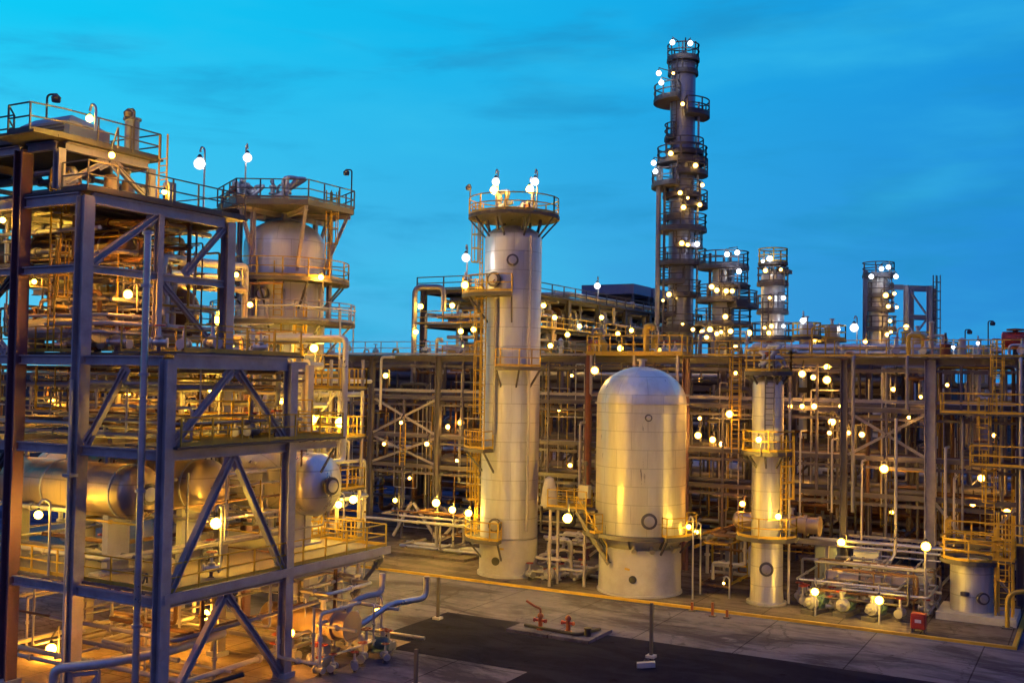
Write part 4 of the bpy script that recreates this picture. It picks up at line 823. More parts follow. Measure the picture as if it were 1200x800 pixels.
# ================================================================== MACHINES
def pump(loc, rz, label, group=None):
    o = thing('pump', (0, 0, 0), label, 'pump', group)
    MB().box(-.95, -.38, .0, .95, .38, .22).build('base_frame', 'steel_dark', o)
    m_ = MB().lathe([(.02, .1), (.24, .11), (.27, .16), (.27, .78), (.24, .84), (.12, .86)], 18, (0, 0, .58), 'X')
    for k in range(9): m_.lathe([(.27, .2 + k * .06), (.31, .205 + k * .06), (.31, .22 + k * .06), (.27, .225 + k * .06)], 18, (0, 0, .58), 'X')
    m_.box(.12, -.2, .225, .8, .2, .36); m_.build('motor', 'motor_green', o)
    MB().lathe([(.08, -.25), (.08, .1)], 12, (0, 0, .58), 'X').build('coupling', 'steel', o)
    MB().lathe([(.05, -.7), (.30, -.68), (.36, -.55), (.36, -.36), (.22, -.28), (.1, -.25)], 20, (0, 0, .58), 'X').build('casing', 'galv', o)
    MB().tube([(-.52, 0, .8), (-.52, 0, 1.3)], .1, 12).lathe([(.18, 1.22), (.18, 1.3), (.02, 1.31)], 12, (-.52, 0, 0)).build('discharge', 'silver', o)
    MB().tube([(-.7, 0, .58), (-1.15, 0, .58)], .12, 12).build('suction', 'silver', o)
    o.location = loc; o.rotation_euler.z = rz; return o
PUMP = pump((-13.6, 58.9, .115), R_(70), 'green-motored pump behind the kerb, next to the slim column\'s foot', 'pumps behind the kerb')
for (x, y, rz, lab) in ((-12.1, 59.2, 80, 'green-motored pump under the brightest low lamp between kerb and rack'), (-10.5, 59.0, 75, 'green-motored pump close to the red fire box'), (-29.5, 58.4, 100, 'green-motored pump between the tall column and the access platform'), (-28.7, 38.9, 20, 'green-motored pump on the ground beside the near structure'), (-13.0, 61.8, 80, 'green-motored pump in the second row behind the kerb')):
    copy_tree(PUMP, (x, y, .115 if y > 50 else .01), R_(rz), lab)
def gate_valve(loc, label, group, m='silver'):
    o = thing('gate_valve', (0, 0, 0), label, 'valve', group)
    MB().lathe([(.1, -.32), (.19, -.32), (.19, -.25), (.11, -.24), (.15, -.1), (.15, .1), (.11, .24), (.19, .25), (.19, .32), (.1, .32)], 14, (0, 0, .35), 'X').build('body', m, o)
    MB().lathe([(.12, .42), (.15, .52), (.15, .56), (.07, .6), (.05, .95), (.02, .96)], 12, (0, 0, 0)).build('bonnet', m, o)
    w = MB(); ring = [(.2 * math.cos(t), .2 * math.sin(t), .97) for t in [2 * math.pi * k / 12 for k in range(13)]]; w.tube(ring, .02, 6, False)
    for k in range(3): w.bar((-.2 * math.cos(k * 1.047), -.2 * math.sin(k * 1.047), .97), (.2 * math.cos(k * 1.047), .2 * math.sin(k * 1.047), .97), .02)
    w.build('handwheel', 'red_paint', o)
    MB().bar((0, 0, 0), (0, 0, .24), .12).box(-.12, -.12, 0, .12, .12, .03).build('support', 'steel_dark', o)
    o.location = loc; return o
VALVE = gate_valve((-29.2, 36.2, .01), 'silver gate valves with red handwheels on the ground beside the near structure', 'valves beside the near structure')
rg = random.Random(5)
for (grp, lab, n, lo, hi, z) in (('valves beside the near structure', None, 18, (-31.6, 34.8), (-27.2, 40.2), .01), ('valves among the pumps', 'silver gate valves with red handwheels standing among the pumps behind the kerb', 26, (-15.2, 58.5), (-8.2, 63.5), .115),
                                 ('valves below the tall column', 'silver gate valves with red handwheels between the tall column and the fat vessel', 11, (-31, 57.4), (-27.3, 62), .115), ('valves on the main floor', 'silver gate valves with red handwheels on the main floor of the near structure', 12, (-42, 29), (-30.5, 34), 13.3),
                                 ('valves on the lowest deck', 'silver gate valves with red handwheels below the horizontal drums', 10, (-42, 28.4), (-30.6, 37.5), 4.5), ('valves on the middle walkway', 'silver gate valves with red handwheels on the narrow middle walkway', 5, (-31.7, 29.5), (-29.8, 37), 9.82), ('valves on the rack walkway', 'silver gate valves with red handwheels along the rack\'s top walkway', 22, (-60, 66.6), (9, 67.6), 14.17)):
    for _ in range(n): copy_tree(VALVE, (rg.uniform(lo[0], hi[0]), rg.uniform(lo[1], hi[1]), z), rg.uniform(0, 6.28), lab, grp, rg.uniform(.8, 1.25))
def exchanger(x0, x1, y, z, R, m, label, zs, axis='X'):
    o = thing('heat_exchanger', ((x0 + x1) / 2, y, zs), label, 'heat exchanger')
    MB().lathe([(.01, x0), (R * .7, x0 + R * .15), (R, x0 + R * .5), (R, x1 - .9), (R * 1.25, x1 - .9), (R * 1.25, x1 - .72), (R, x1 - .72), (R, x1 - .1), (R * 1.2, x1 - .1), (R * 1.2, x1), (.02, x1 + .02)], 28, (0, y, z), 'X').build('shell', m, o)
    for s in (x0 + (x1 - x0) * .25, x0 + (x1 - x0) * .68):
        MB().box(s - .12, y - R * .8, zs + .003, s + .12, y + R * .8, z - R * .7).build('saddle', 'fireproof', o); nozzle(o, (s, y, z + R * .9), (0, 0, 1), .12, .5)
    return o
exchanger(-33.2, -28.2, 36.9, 1.75, .55, 'clad_copper', 'dark domed exchanger on pale piers at the structure\'s foot', .01)
exchanger(-42, -36.5, 30.2, 14.3, .5, 'clad_dull', 'grey exchanger on the main floor behind the thickest column', 13.27)
exchanger(-41.5, -36, 32.3, 10.7, .45, 'clad_copper', 'small copper-toned exchanger between the middle beams', 9.3)
exchanger(-19.9, -14.6, 64.0, 4.1, .5, 'clad_copper', 'copper-toned exchanger shell under the rack behind the slim column', 3.3)
exchanger(-14, -9.5, 62.6, 1.4, .5, 'clad_copper', 'orange-lit exchanger between the pumps and the rack', .115)
member(rack, 'beam', (-20.5, 64.0, 3.15), (-13.6, 64.0, 3.15), .3, .28)
for u in (-20, -14.2): member(rack, 'strut', (u, 64.0, .115), (u, 64.0, 3.0), .2, .2, 'steel', 'bar')
def cabinet(x0, y0, x1, y1, z0, z1, m, label, n=2):
    o = thing('control_cabinet', ((x0 + x1) / 2, (y0 + y1) / 2, z0), label, 'cabinet'); MB().box(x0, y0, z0 + .12, x1, y1, z1).build('body', m, o, bevel=.02); MB().box(x0 + .05, y0 + .05, z0, x1 - .05, y1 - .05, z0 + .12).build('plinth', 'steel_dark', o)
    w = (x1 - x0) / n
    for k in range(n):
        d = MB().box(x0 + k * w + .05, y0 - .035, z0 + .2, x0 + (k + 1) * w - .05, y0 - .003, z1 - .08).build('door', m, o); MB().box(x0 + (k + 1) * w - .16, y0 - .07, z0 + .9, x0 + (k + 1) * w - .12, y0 - .036, z0 + 1.1).build('handle', 'steel_dark', d)
    return o
cabinet(-15.2, 65.2, -13.9, 66.2, .115, 3.0, 'cabinet', 'tall dark blue cabinet under the rack beside the bright wall lamp'); cabinet(-20.9, 65.6, -19.6, 66.4, .115, 2.6, 'cabinet', 'blue cabinet behind crossed braces between vessel and slim column'); cabinet(-13.0, 65.4, -11.5, 66.2, .115, 2.7, 'signal_white', 'pale cabinet lit by the bright lamp under the rack')
cabinet(-10.6, 63.8, -8.4, 64.6, .115, 1.7, 'pipe_white', 'low tan cabinet between the S-bend riser and the lamp pole', 3)

# ================================================================== PLATFORMED REACTOR BEHIND THE NEAR STRUCTURE
f0 = at(331, 400, 64); FX, FY, FR = f0.x, f0.y, 2.42
o = thing('reactor', (FX, FY, 0), 'broad round-shouldered reactor carrying a wide hexagonal top platform and two lower galleries', 'reactor'); c = (FX, FY, 0)
MB().lathe([(FR, .02), (FR, 20.2)] + dome_prof(FR, 20.2, 1.65, 10), 64, c).build('shell', 'clad_dull', o)
nozzle(o, (FX, FY, 21.7), (0, 0, 1), .25, .6)
ZT = at(331, 243, 64).z
hexa = [(FX + 4.15 * math.cos(R_(a)), FY + 4.15 * math.sin(R_(a))) for a in (-61 - 30, -31, 29, 89, 149, 209)]
tp = MB(); tp.v = [(x, y, z) for z in (ZT - .34, ZT) for x, y in hexa]; tp.f = [tuple(range(6))[::-1], tuple(range(6, 12))] + [(k, (k + 1) % 6, 6 + (k + 1) % 6, 6 + k) for k in range(6)]; tp.sm = [False] * 8
tpo = tp.build('top_platform', 'steel_dark', o); handrail(tpo, [(x, y, ZT) for x, y in hexa + hexa[:1]], 1.1, .032, 'steel_dark')
for k, (x, y) in enumerate(hexa):
    dx, dy = x - FX, y - FY
    member(o, 'strut', (FX + dx * .92, FY + dy * .92, ZT - .35), (FX + dx * .56, FY + dy * .56, 18.6), .18, .18)
    member(o, 'platform_beam', (FX + dx * .95, FY + dy * .95, ZT - .5), (FX + dx * .1, FY + dy * .1, ZT - .5), .18, .28)
    if k in (0, 2, 3, 5): member(o, 'leg', (FX + dx * .66, FY + dy * .66, 15.7), (FX + dx * .66, FY + dy * .66, ZT - .36), .24, .24)
ring_platform(o, (FX, FY), 18.15, FR + .02, FR + 1.5, -160, 60, 'yellow', .032); ring_platform(o, (FX, FY), 15.65, FR + .02, FR + 1.9, -140, 60, 'steel', .032); ring_platform(o, (FX, FY), 12.6, FR + .02, FR + 1.5, -110, 50, 'yellow', .032)
for z0, z1, a in ((15.65, 18.1, -55), (18.15, ZT - .1, 10), (12.6, 15.6, -30)): x, y, _ = on(FX, FY, FR + .5, a); ladder(o, x, y, z0, z1, a)
for a in (-140, -120, -95, -70, -48, -20, 5): MB().tube(fillet([on(FX, FY, FR + .22, a, 2), on(FX, FY, FR + .22, a, 17.0 + (a % 7) * .25), on(FX, FY, FR - .05, a, 17.2 + (a % 7) * .25)], .15, 3), .08 + .02 * (a % 3), 8).build('side_pipe', random.choice(['galv', 'silver', 'pipe_white', 'pipe_brown']), o)
MB().tube(fillet([on(FX, FY, FR + .7, -128, 17.0), on(FX, FY, FR + .7, -128, ZT - .75), on(FX, FY, FR - .9, -100, ZT - .75)], .3, 4), .16, 10).build('overhead_line', 'pipe_white', o)
for a, z in ((-75, 17.2), (-100, 16.6), (-60, 14.4)): manway(o, on(FX, FY, FR, a, z), (math.cos(R_(a)), math.sin(R_(a)), 0), .35)
for k, (dx, dy) in enumerate(((-2.2, -1.6), (-.8, -2.3), (.9, -1.2))): crown_gear(FX + dx, FY + dy, ZT + .003, 1.0, ('valve cluster near the outer corner of the reactor\'s top platform', 'middle valve cluster on the reactor\'s top platform', 'valve cluster at the centre of the reactor\'s top platform')[k], 31 + k)
gooseneck((hexa[2][0] - .15, hexa[2][1] - .1, ZT), 2.4, (-.3, -.15, 0), 'unlit gooseneck lamp at the far corner of the reactor\'s top platform')
q = at(350, 470, 60); o = thing('small_vessel', (q.x, q.y, 0), 'glowing yellow upright vessel at the reactor\'s foot', 'vessel'); MB().lathe([(.75, .02), (.75, 12.6)] + dome_prof(.75, 12.6, .4), 32, (q.x, q.y, 0)).build('shell', 'clad_bright', o); ring_platform(o, (q.x, q.y), 9.6, .76, 1.5, 0, 360, 'yellow', .03); ring_platform(o, (q.x, q.y), 6.2, .76, 1.5, 0, 360, 'yellow', .03)
q = at(393, 445, 58); o = thing('access_tower', (q.x, q.y, 0), 'yellow-railed scaffold tower between the reactor and the rack', 'scaffold')
for dx in (-1.1, 1.1):
    for dy in (-1, 1): MB().bar((q.x + dx, q.y + dy, .01), (q.x + dx, q.y + dy, 13.4), .14).build('post', 'steel', o)
for z in (3.6, 6.4, 9.2, 11.8):
    d = MB().box(q.x - 1.3, q.y - 1.2, z - .08, q.x + 1.3, q.y + 1.2, z).build('platform', 'grating', o); handrail(d, [(q.x + 1.25, q.y + 1.15, z), (q.x - 1.25, q.y + 1.15, z), (q.x - 1.25, q.y - 1.15, z), (q.x + 1.25, q.y - 1.15, z), (q.x + 1.25, q.y + 1.15, z)], 1.1, .032, step=.9)
for z in (.2, 3.7, 6.5, 9.3): MB().bar((q.x - 1.1, q.y - 1.02, z), (q.x + 1.1, q.y - 1.02, z + 2.6), .09).build('brace', 'steel', o)

# ================================================================== BACKGROUND UNITS
back = thing('pipe_rack', (-48.5, 100, 0), 'second steel rack running away behind the long one, stacked with lit storeys', 'pipe rack')
BV = [78, 85, 92, 99, 106, 113, 120, 127]
for v in BV:
    for u in (-52.5, -45.2): MB().hbeam((u, v, 0), (u, v, 20.3), .45, .45, .06).build('column', 'steel_dark', back)
    for z in (8, 11, 14, 17, 20): member(back, 'cross_beam', (-52.2, v, z), (-45.5, v, z), .25, .36, 'steel_dark')
for a, b in zip(BV[:-1], BV[1:]):
    for z in (11, 14, 17, 20):
        for u in (-52.5, -45.2): member(back, 'beam', (u, a + .25, z), (u, b - .25, z), .22, .36, 'steel_dark')
for z, m in ((14.2, 'grating'), (17.2, 'grating'), (20.2, 'grating')):
    d = MB().box(-53, 77.6, z - .06, -44.6, 127.5, z).build('deck', m, back); handrail(d, [(-53, 77.65, z), (-44.65, 77.65, z), (-44.65, 127.4, z)], 1.1, .045, 'yellow' if z < 18 else 'steel_dark', 2.5)
spools(70, 30, (-52.5, 78, 14.4), (-45, 90, 19.8), 'in the lit end of the second rack', 'pipes in the second rack end', (.1, .25), ('silver', 'pipe_white', 'galv', 'clad_copper'))
spools(71, 44, (-52, 90, 14.4), (-45, 125, 20.8), 'in the receding storeys of the second rack', 'pipes in the second rack', (.1, .3), ('silver', 'pipe_white', 'galv', 'pipe_brown'))
p0, p1 = at(485, 400, 88), at(519, 400, 88)
o = MB().tube(fillet([(p0.x, p0.y, 12), (p0.x, p0.y, at(485, 336, 88).z), (p1.x, p1.y, at(519, 336, 88).z), (p1.x, p1.y, 18)], .6, 5), .22, 12).build('goose_pipe', 'pipe_grey'); tag(o, 'big upside-down U of pipe above the second rack\'s lit end', 'pipe')
for k, v in enumerate((112, 118, 124)):
    o = thing('air_cooler', (-48.8, v, 20.2), ('first, nearest', 'middle', 'last and farthest')[k] + ' of three finned air coolers on the roof of the second rack', 'air cooler')
    MB().box(-52, v - 2.6, 22.2, -45.6, v + 2.6, 23.3).build('fin_bundle', 'cabinet', o); MB().lathe([(1.9, 21.5), (2.2, 22.19)], 24, (-48.8, v, 0)).build('fan_ring', 'steel_dark', o)
    for dx in (-3, 3):
        for dy in (-2.3, 2.3): MB().bar((-48.8 + dx, v + dy, 20.2), (-48.8 + dx, v + dy, 22.2), .22).build('leg', 'steel_dark', o)
# far rack behind the main one, seen through it
o = thing('pipe_rack', (-40, 87, 0), 'dim farther pipe rack glimpsed through the long rack behind the vessels', 'pipe rack'); far = o
FU = [-69, -62, -55, -48, -41, -34, -27, -20, -13]
for u in FU:
    if u in (-48, -55): pass
    for v in (84, 90): MB().hbeam((u, v, 0), (u, v, 14.2), .42, .42, .06).build('column', 'steel_dark', o)
    for z in (5, 8, 12, 13.9): member(o, 'cross_beam', (u, 84.2, z), (u, 89.8, z), .24, .36, 'steel_dark')
for a, b in zip(FU[:-1], FU[1:]):
    for z in (5, 8, 12, 13.9):
        for v in (84, 90): member(o, 'beam', (a + .25, v, z), (b - .25, v, z), .22, .4, 'steel_dark')
for z in (5.2, 8.2): MB().box(-69, 84.2, z, -13, 89.8, z + .06).build('deck', 'grating', o)
for k, (v, z, rr) in enumerate(((84.8, 12.62, .38), (86.4, 12.55, .34), (88.2, 13.0, .42), (85.4, 13.55, .3))):
    pp = MB().tube([(-70, v, z), (-13.5, v, z)], rr, 12).build('duct', 'pipe_dark'); tag(pp, ('front dark duct', 'second dark duct', 'fattest dark duct', 'highest dark duct')[k] + ' lying along the top of the dim farther rack', 'duct', 'ducts of the farther rack')
spools(72, 60, (-69, 84.5, 1.4), (-13, 89.5, 13.6), 'in the dim farther rack', 'pipes in the farther rack', (.1, .25), ('pipe_dark', 'pipe_grey', 'galv', 'pipe_brown'))
spools(73, 36, (-60, 77, .3), (0, 83, 6), 'on the ground beyond the long rack', 'pipes beyond the long rack', (.1, .25), ('silver', 'pipe_grey', 'galv', 'pipe_brown'))
spools(74, 20, (-24.5, 76, 14.2), (-7.5, 82, 15.5), 'standing on the roofline behind the walkway', 'pipes over the roofline', (.06, .13), ('silver', 'pipe_white', 'galv'), vertical=True)
member(rack, 'beam', (-24, 79, 13.9), (-8, 79, 13.9), .3, .4); 
for u in (-24, -16, -8): member(rack, 'strut', (u, 79, 0), (u, 79, 13.7), .35, .35)
dk = MB().box(-25, 76, 14.1, -7, 82.5, 14.18).build('upper_deck', 'grating', rack)

def back_tower(px, py_top, D, R, label, rings, mtl='clad_dull', yellow=True, steps=(), name='distillation_column'):
    b = at(px, 400, D); zt = at(px, py_top, D).z; o = thing(name, (b.x, b.y, 0), label, 'process column')
    prof = [(R * 1.02, .02)] + [(R * s, z) for s, z in steps] if steps else [(R, .02)]
    top_r = prof[-1][0]; prof += [(top_r, zt - R)] + dome_prof(top_r, zt - R, R * .8, 6)
    MB().lathe(prof, 36, (b.x, b.y, 0)).build('shell', mtl, o)
    for (py, w, a0, a1) in rings:
        z = at(px, py, D).z; ring_platform(o, (b.x, b.y), z, max(.1, R - .03), R + w, a0, a1, 'steel_dark' if not yellow else 'yellow', .05, False, 'steel_dark', h=1.2, th=.3)
    for i in range(len(rings) - 1):
        z0, z1 = at(px, rings[i + 1][0], D).z, at(px, rings[i][0], D).z
        if z1 - z0 > 2: x, y, _ = on(b.x, b.y, R + .35, (-20, -100)[i % 2]); ladder(o, x, y, z0, z1, (-20, -100)[i % 2], True, 'steel_dark', .04)
    return o, b, zt
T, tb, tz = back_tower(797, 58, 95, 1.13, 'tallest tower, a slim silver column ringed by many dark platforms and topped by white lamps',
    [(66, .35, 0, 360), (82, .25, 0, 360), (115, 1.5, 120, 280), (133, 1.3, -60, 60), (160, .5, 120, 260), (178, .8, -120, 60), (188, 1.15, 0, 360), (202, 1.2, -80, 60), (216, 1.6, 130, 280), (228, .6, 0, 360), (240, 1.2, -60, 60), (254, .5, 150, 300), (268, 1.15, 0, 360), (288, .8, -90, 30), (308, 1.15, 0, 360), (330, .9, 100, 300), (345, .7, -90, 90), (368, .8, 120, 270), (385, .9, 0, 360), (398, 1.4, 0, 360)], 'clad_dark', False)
for z in (at(797, 330, 95).z, at(797, 220, 95).z): pass
q = at(771, 300, 94.6); MB().tube([(q.x, q.y, 6), (q.x, q.y, at(771, 196, 95).z)], .22, 10).build('overhead_line', 'pipe_grey', T)
q2 = at(778, 300, 94.2); MB().tube([(q2.x, q2.y, 6), (q2.x, q2.y, at(778, 212, 95).z)], .12, 8).build('riser_pipe', 'steel_dark', T)
q3 = at(817, 300, 94.4); MB().tube([(q3.x, q3.y, 6), (q3.x, q3.y, at(817, 120, 95).z)], .10, 8).build('riser_pipe', 'galv', T)
for k, a in enumerate((-170, -60, 20)): MB().tube([on(tb.x, tb.y, 1.0, a, tz - .6), on(tb.x, tb.y, 1.1, a, tz + 1.0)], .06, 6).build('lamp_mast', 'steel_dark', T)
MB().lathe([(1.3, tz - .95), (1.3, tz - .75), (.9, tz - .3), (.3, tz)], 20, (tb.x, tb.y, 0)).build('cap', 'steel_dark', T)
G_, gb, gz = back_tower(847, 305, 92, .95, 'stout column crowded with lit platforms, beside the tallest tower', [(312, 1.25, 0, 360), (334, 1.2, -80, 60), (351, 1.4, 0, 360), (358, 2.0, -50, 40), (379, 1.5, 0, 360), (398, 1.6, 0, 360)], 'clad_dull', False)
for s in (-1, 1): member(G_, 'mast', (gb.x + s * .9, gb.y - .9, 12), (gb.x + s * .9, gb.y - .9, gz + .6), .2, .2, 'steel_dark')
D_, db, dz = back_tower(905, 312, 86, .92, 'round-topped column with two ring platforms and a lamp-lit crown, standing behind the slim column', [(331, .35, 0, 360), (364, .35, 0, 360), (396, .8, 0, 360)], 'clad_dull', False)
ring_platform(D_, (db.x, db.y), dz + .3, .1, 1.2, 0, 360, 'yellow', .05); q = at(918, 318, 86); MB().box(q.x - .5, q.y - .5, q.z - .2, q.x + .6, q.y + .5, q.z + .1).build('davit_box', 'steel_dark', D_)
H_, hb, hz = back_tower(1029, 318, 105, .95, 'farthest lit column, tied to an open blue steel tower', [(322, .6, 0, 360), (346, .5, -120, 60), (362, .6, -120, 60), (385, .8, -120, 60)], 'clad_dull', False)
q0, q1, q2 = at(1014, 400, 105), at(1062, 400, 105), at(1089, 400, 105); zt = at(1060, 334, 105).z
o = thing('steel_tower', (q1.x, q1.y, 0), 'open blue steel tower with crossed braces beside the farthest lit column', 'steel structure')
for q in (q1, q2):
    for dy in (0, 3.0): member(o, 'column', (q.x, q.y + dy, 0), (q.x, q.y + dy, zt), .5, .5, 'cabinet')
member(o, 'column', (q0.x, q0.y, 0), (q0.x, q0.y, at(1014, 316, 105).z), .45, .45, 'cabinet')
member(o, 'beam', q0.xy.to_3d() + Vector((.3, 0, zt - .2)), q1.xy.to_3d() + Vector((-.3, 0, zt - .2)), .3, .5, 'cabinet')
zs = [zt - .2 - k * 2.9 for k in range(5)]
for k, z in enumerate(zs):
    for dy in (0, 3.0): member(o, 'beam', (q1.x + .3, q1.y + dy, z), (q2.x - .3, q2.y + dy, z), .25, .35, 'cabinet')
    member(o, 'beam', (q2.x, q2.y + .3, z), (q2.x, q2.y + 2.7, z), .25, .35, 'cabinet')
    if k < 4: member(o, 'brace', (q1.x + .3, q1.y - .02, z - .3), (q2.x - .3, q2.y - .02, zs[k + 1] + .3), .16, .16, 'cabinet', 'bar') if k % 2 == 0 else member(o, 'brace', (q1.x + .3, q1.y - .02, zs[k + 1] + .3), (q2.x - .3, q2.y - .02, z - .3), .16, .16, 'cabinet', 'bar')
d = MB().box(q1.x, q1.y, zs[2], q2.x, q2.y + 3, zs[2] + .06).build('deck', 'grating', o); ladder(o, q2.x + .5, q2.y, zs[4], zt, -30, True, 'steel_dark', .05)
# small plant along the skyline
for k, (px, D, h, R, m, lab) in enumerate(((945, 84, 377, .55, 'clad_dull', 'short lit vessel on the skyline just past the round-topped column'), (955, 86, 385, .35, 'pipe_white', 'slender pale stub vessel on the skyline'), (975, 84, 380, .5, 'clad_copper', 'warm-lit stub vessel on the skyline'), (1075, 90, 388, .8, 'clad_copper', 'squat copper-lit vessel at the open steel tower\'s foot'), (1105, 88, 400, .6, 'clad_dull', 'low grey vessel on the skyline past the open steel tower'), (1148, 80, 404, .7, 'clad_copper', 'orange-lit low vessel on the skyline between the two thin poles'))):
    b = at(px, 400, D); zt = at(px, h, D).z; o = thing('small_vessel', (b.x, b.y, 0), lab, 'vessel'); MB().lathe([(R, .02), (R, zt - R * .5)] + dome_prof(R, zt - R * .5, R * .5), 20, (b.x, b.y, 0)).build('shell', m, o); nozzle(o, (b.x, b.y, zt - .05), (0, 0, 1), .12, .5); ring_platform(o, (b.x, b.y), zt - 1.2, R, R + .6, 0, 360, 'yellow', .045, False)
b = at(1190, 405, 64); o = thing('valve_actuator', (b.x, b.y, 14.17), 'bulky red valve actuator on the rack walkway near its visible end', 'valve'); MB().lathe([(.45, -.75), (.55, -.7), (.55, .7), (.45, .75)], 20, (b.x, b.y, 15.3), 'X').build('cylinder', 'red_paint', o); MB().tube([(b.x, b.y, 14.17), (b.x, b.y, 16.0)], .16, 10).build('stem', 'steel_dark', o); MB().lathe([(.5, 15.9), (.5, 16.0), (.02, 16.05)], 16, (b.x, b.y, 0)).build('top_flange', 'orange_paint', o)
b = at(1108, 408, 64); o = thing('valve_actuator', (b.x, b.y, 14.17), 'small orange valve actuator on the rack walkway past the open steel tower', 'valve'); MB().lathe([(.3, 14.18), (.3, 14.9), (.36, 14.92), (.36, 15.0), (.02, 15.1)], 16, (b.x, b.y, 0)).build('cylinder', 'orange_paint', o); MB().tube([(b.x, b.y, 15.0), (b.x, b.y, 15.7)], .07, 8).build('stem', 'steel_dark', o)
for px, py, lab in ((1131, 386, 'shorter of the two thin unlit poles on the skyline'), (1158, 376, 'taller of the two thin unlit poles on the skyline')):
    b = at(px, 420, 80); gooseneck((b.x, b.y, 12.0), at(px, py, 80).z - 12.0, (.3, .1, 0), lab)
spools(75, 16, (-12, 76, 11.6), (6, 82, 15.2), 'on the skyline over the rack\'s end', 'pipes at the rack end', (.07, .18), ('silver', 'pipe_grey', 'galv', 'pipe_brown'), vertical=True)
# vents and stub pipes standing along the rack's roofline
rg = random.Random(77)
for k in range(46):
    u = rg.uniform(-60, 9); v = rg.uniform(67.4, 74.6); h = rg.choice([.6, .9, 1.2, 1.6, 2.2]); r = rg.choice([.06, .09, .14, .22]); m = rg.choice(['galv', 'silver', 'clad_copper', 'pipe_grey', 'yellow'])
    mb = MB()
    if k % 3 == 0: mb.tube(fillet([(u, v, 14.06), (u, v, 14.1 + h), (u + .9, v, 14.1 + h), (u + .9, v, 14.06)], .25, 3), r, 10)
    elif k % 3 == 1: mb.lathe([(r, 14.06), (r, 14.1 + h * .6), (r * 1.8, 14.1 + h * .6), (r * 1.8, 14.2 + h * .6), (r, 14.22 + h * .6), (r, 14.1 + h), (r * 1.5, 14.12 + h), (.01, 14.3 + h)], 12, (u, v, 0))
    else: mb.tube(fillet([(u, v, 14.06), (u, v, 14.1 + h), (u + .5, v, 14.1 + h), (u + .5, v, 13.8 + h)], .2, 4), r, 10)
    tag(mb.build('vent_pipe', m), f'{("hoop-shaped", "capped upright", "hooked")[k % 3]} {LOOK[m]} vent pipe standing on the roofline of the long rack', 'vent', 'vent pipes on the roofline')
# ================================================================== LIT LAMPS
def L(px, py, D, colour, r, label, group=None, post=None, arm=None):
    return lamp(at(px, py, D), colour, r, label, group, post, 'floodlight', arm)
W, G, C, O, H, E_ = 'warm', 'gold', 'white', 'orange', 'hot', 'ember'
def toward(px, py, D, c, R):
    p = at(px, py, D); d = Vector((c.x - p.x, c.y - p.y, 0)); return d * max(.15, 1 - R / max(d.length, .01))
# near structure
L(105, 139, 41, H, .13, 'lit lamp on the topmost deck above the equipment box rail', None, 21.76)
L(131, 182, 41.5, E_, .13, 'lamp hung under the topmost deck between the two slanted braces', None, 'bracket', (0, .3, .9))
L(193, 225, 45, H, .16, 'lamp on the roof rail of the upper storey, right beside the sky', None, 19.6, (0, .25, 0))
L(150, 345, 43, E_, .17, 'lamp in the upper storey between the thick column and the tall standpipe', None, 'bracket')
L(3, 258, 43, H, .17, 'lamp cut by the picture\'s edge in the upper storey', None, 'bracket')
L(45, 603, 41.5, H, .20, 'lamp under the copper-toned drum beside the maroon column', None, 4.5, (.3, .3, 0))
L(160, 712, 40, E_, .18, 'lamp under the lowest deck, over the fat bent pipe', None, 'bracket', (0, .5, 1.0))
L(253, 613, 43, H, .19, 'lamp on a stalk over the lowest deck, framed by the inverted V brace', None, 4.5, (0, .3, 0))
L(249, 456, 42.5, H, .17, 'lamp over the middle walkway beneath the main floor beam', None, 'bracket', (0, .5, .6))
L(341, 741, 44.6, E_, .16, 'lamp low on the structure\'s outer column, lighting its foot', None, 'bracket', (0, -.25, .3))
L(442, 713, 49, W, .17, 'lamp on a short post among pipes by the road, past the lowest deck', None, 0.0, (.25, 0, 0))
L(262, 367, 50, H, .24, 'biggest lamp cluster glare behind the near structure\'s back columns', None, 'bracket', (-.5, .5, 0)); L(254, 376, 50.5, H, .2, 'lower companion of the big glaring lamp behind the near structure', None, 'bracket', (-.5, .5, 0))
L(277, 322, 54, E_, .18, 'lamp by the fat crossing pipes in front of the reactor', None, 'bracket'); L(293, 357, 54, E_, .2, 'lamp before the reactor between its two galleries', None, 'bracket')
for k, (px, py, D) in enumerate(((60, 350, 49), (215, 480, 47), (60, 470, 48), (110, 560, 37.8 + 9), (300, 600, 46), (330, 470, 50), (110, 385, 50), (30, 385, 47), (150, 460, 46), (95, 270, 49), (40, 330, 45), (190, 400, 49), (240, 545, 45))):  # half-hidden lamps added to fill the storeys with warm glow
    L(px, py, D, E_ if k % 3 else H, .155, ('small lamp half hidden by pipework on the main floor, towards the picture\'s edge', 'added small lamp behind the middle walkway', 'added small lamp above the copper drum at the maroon column', 'added small lamp at the back of the drums, between thick column and standpipe', 'added small lamp between the inverted V brace and the fattest drum', 'added small lamp beside the outer column under the main floor', 'added small lamp behind the thick column on the main floor', 'added small lamp on the main floor beside the maroon column', 'added small lamp behind the knee brace of the middle storey', 'added small lamp behind the brown drum of the upper storey', 'added small lamp by the maroon column in the upper storey', 'added small lamp behind the tall standpipe at main floor height', 'added small lamp at the domed end of the middle drum')[k], 'lamps added within the near structure for glow', 'bracket', (0, .4, .4))
for k, (px, py, D) in enumerate(((60, 760, 46), (240, 720, 47), (140, 660, 47))): L(px, py, D, E_, .23, ('added orange lamp under the lowest deck by the maroon column', 'added orange lamp under the lowest deck behind the V brace', 'added orange lamp at the back of the drum deck')[k], 'orange lamps at the structure\'s foot', 'bracket', (0, .4, .4))  # extra lamps added to brighten the ground and drum deck
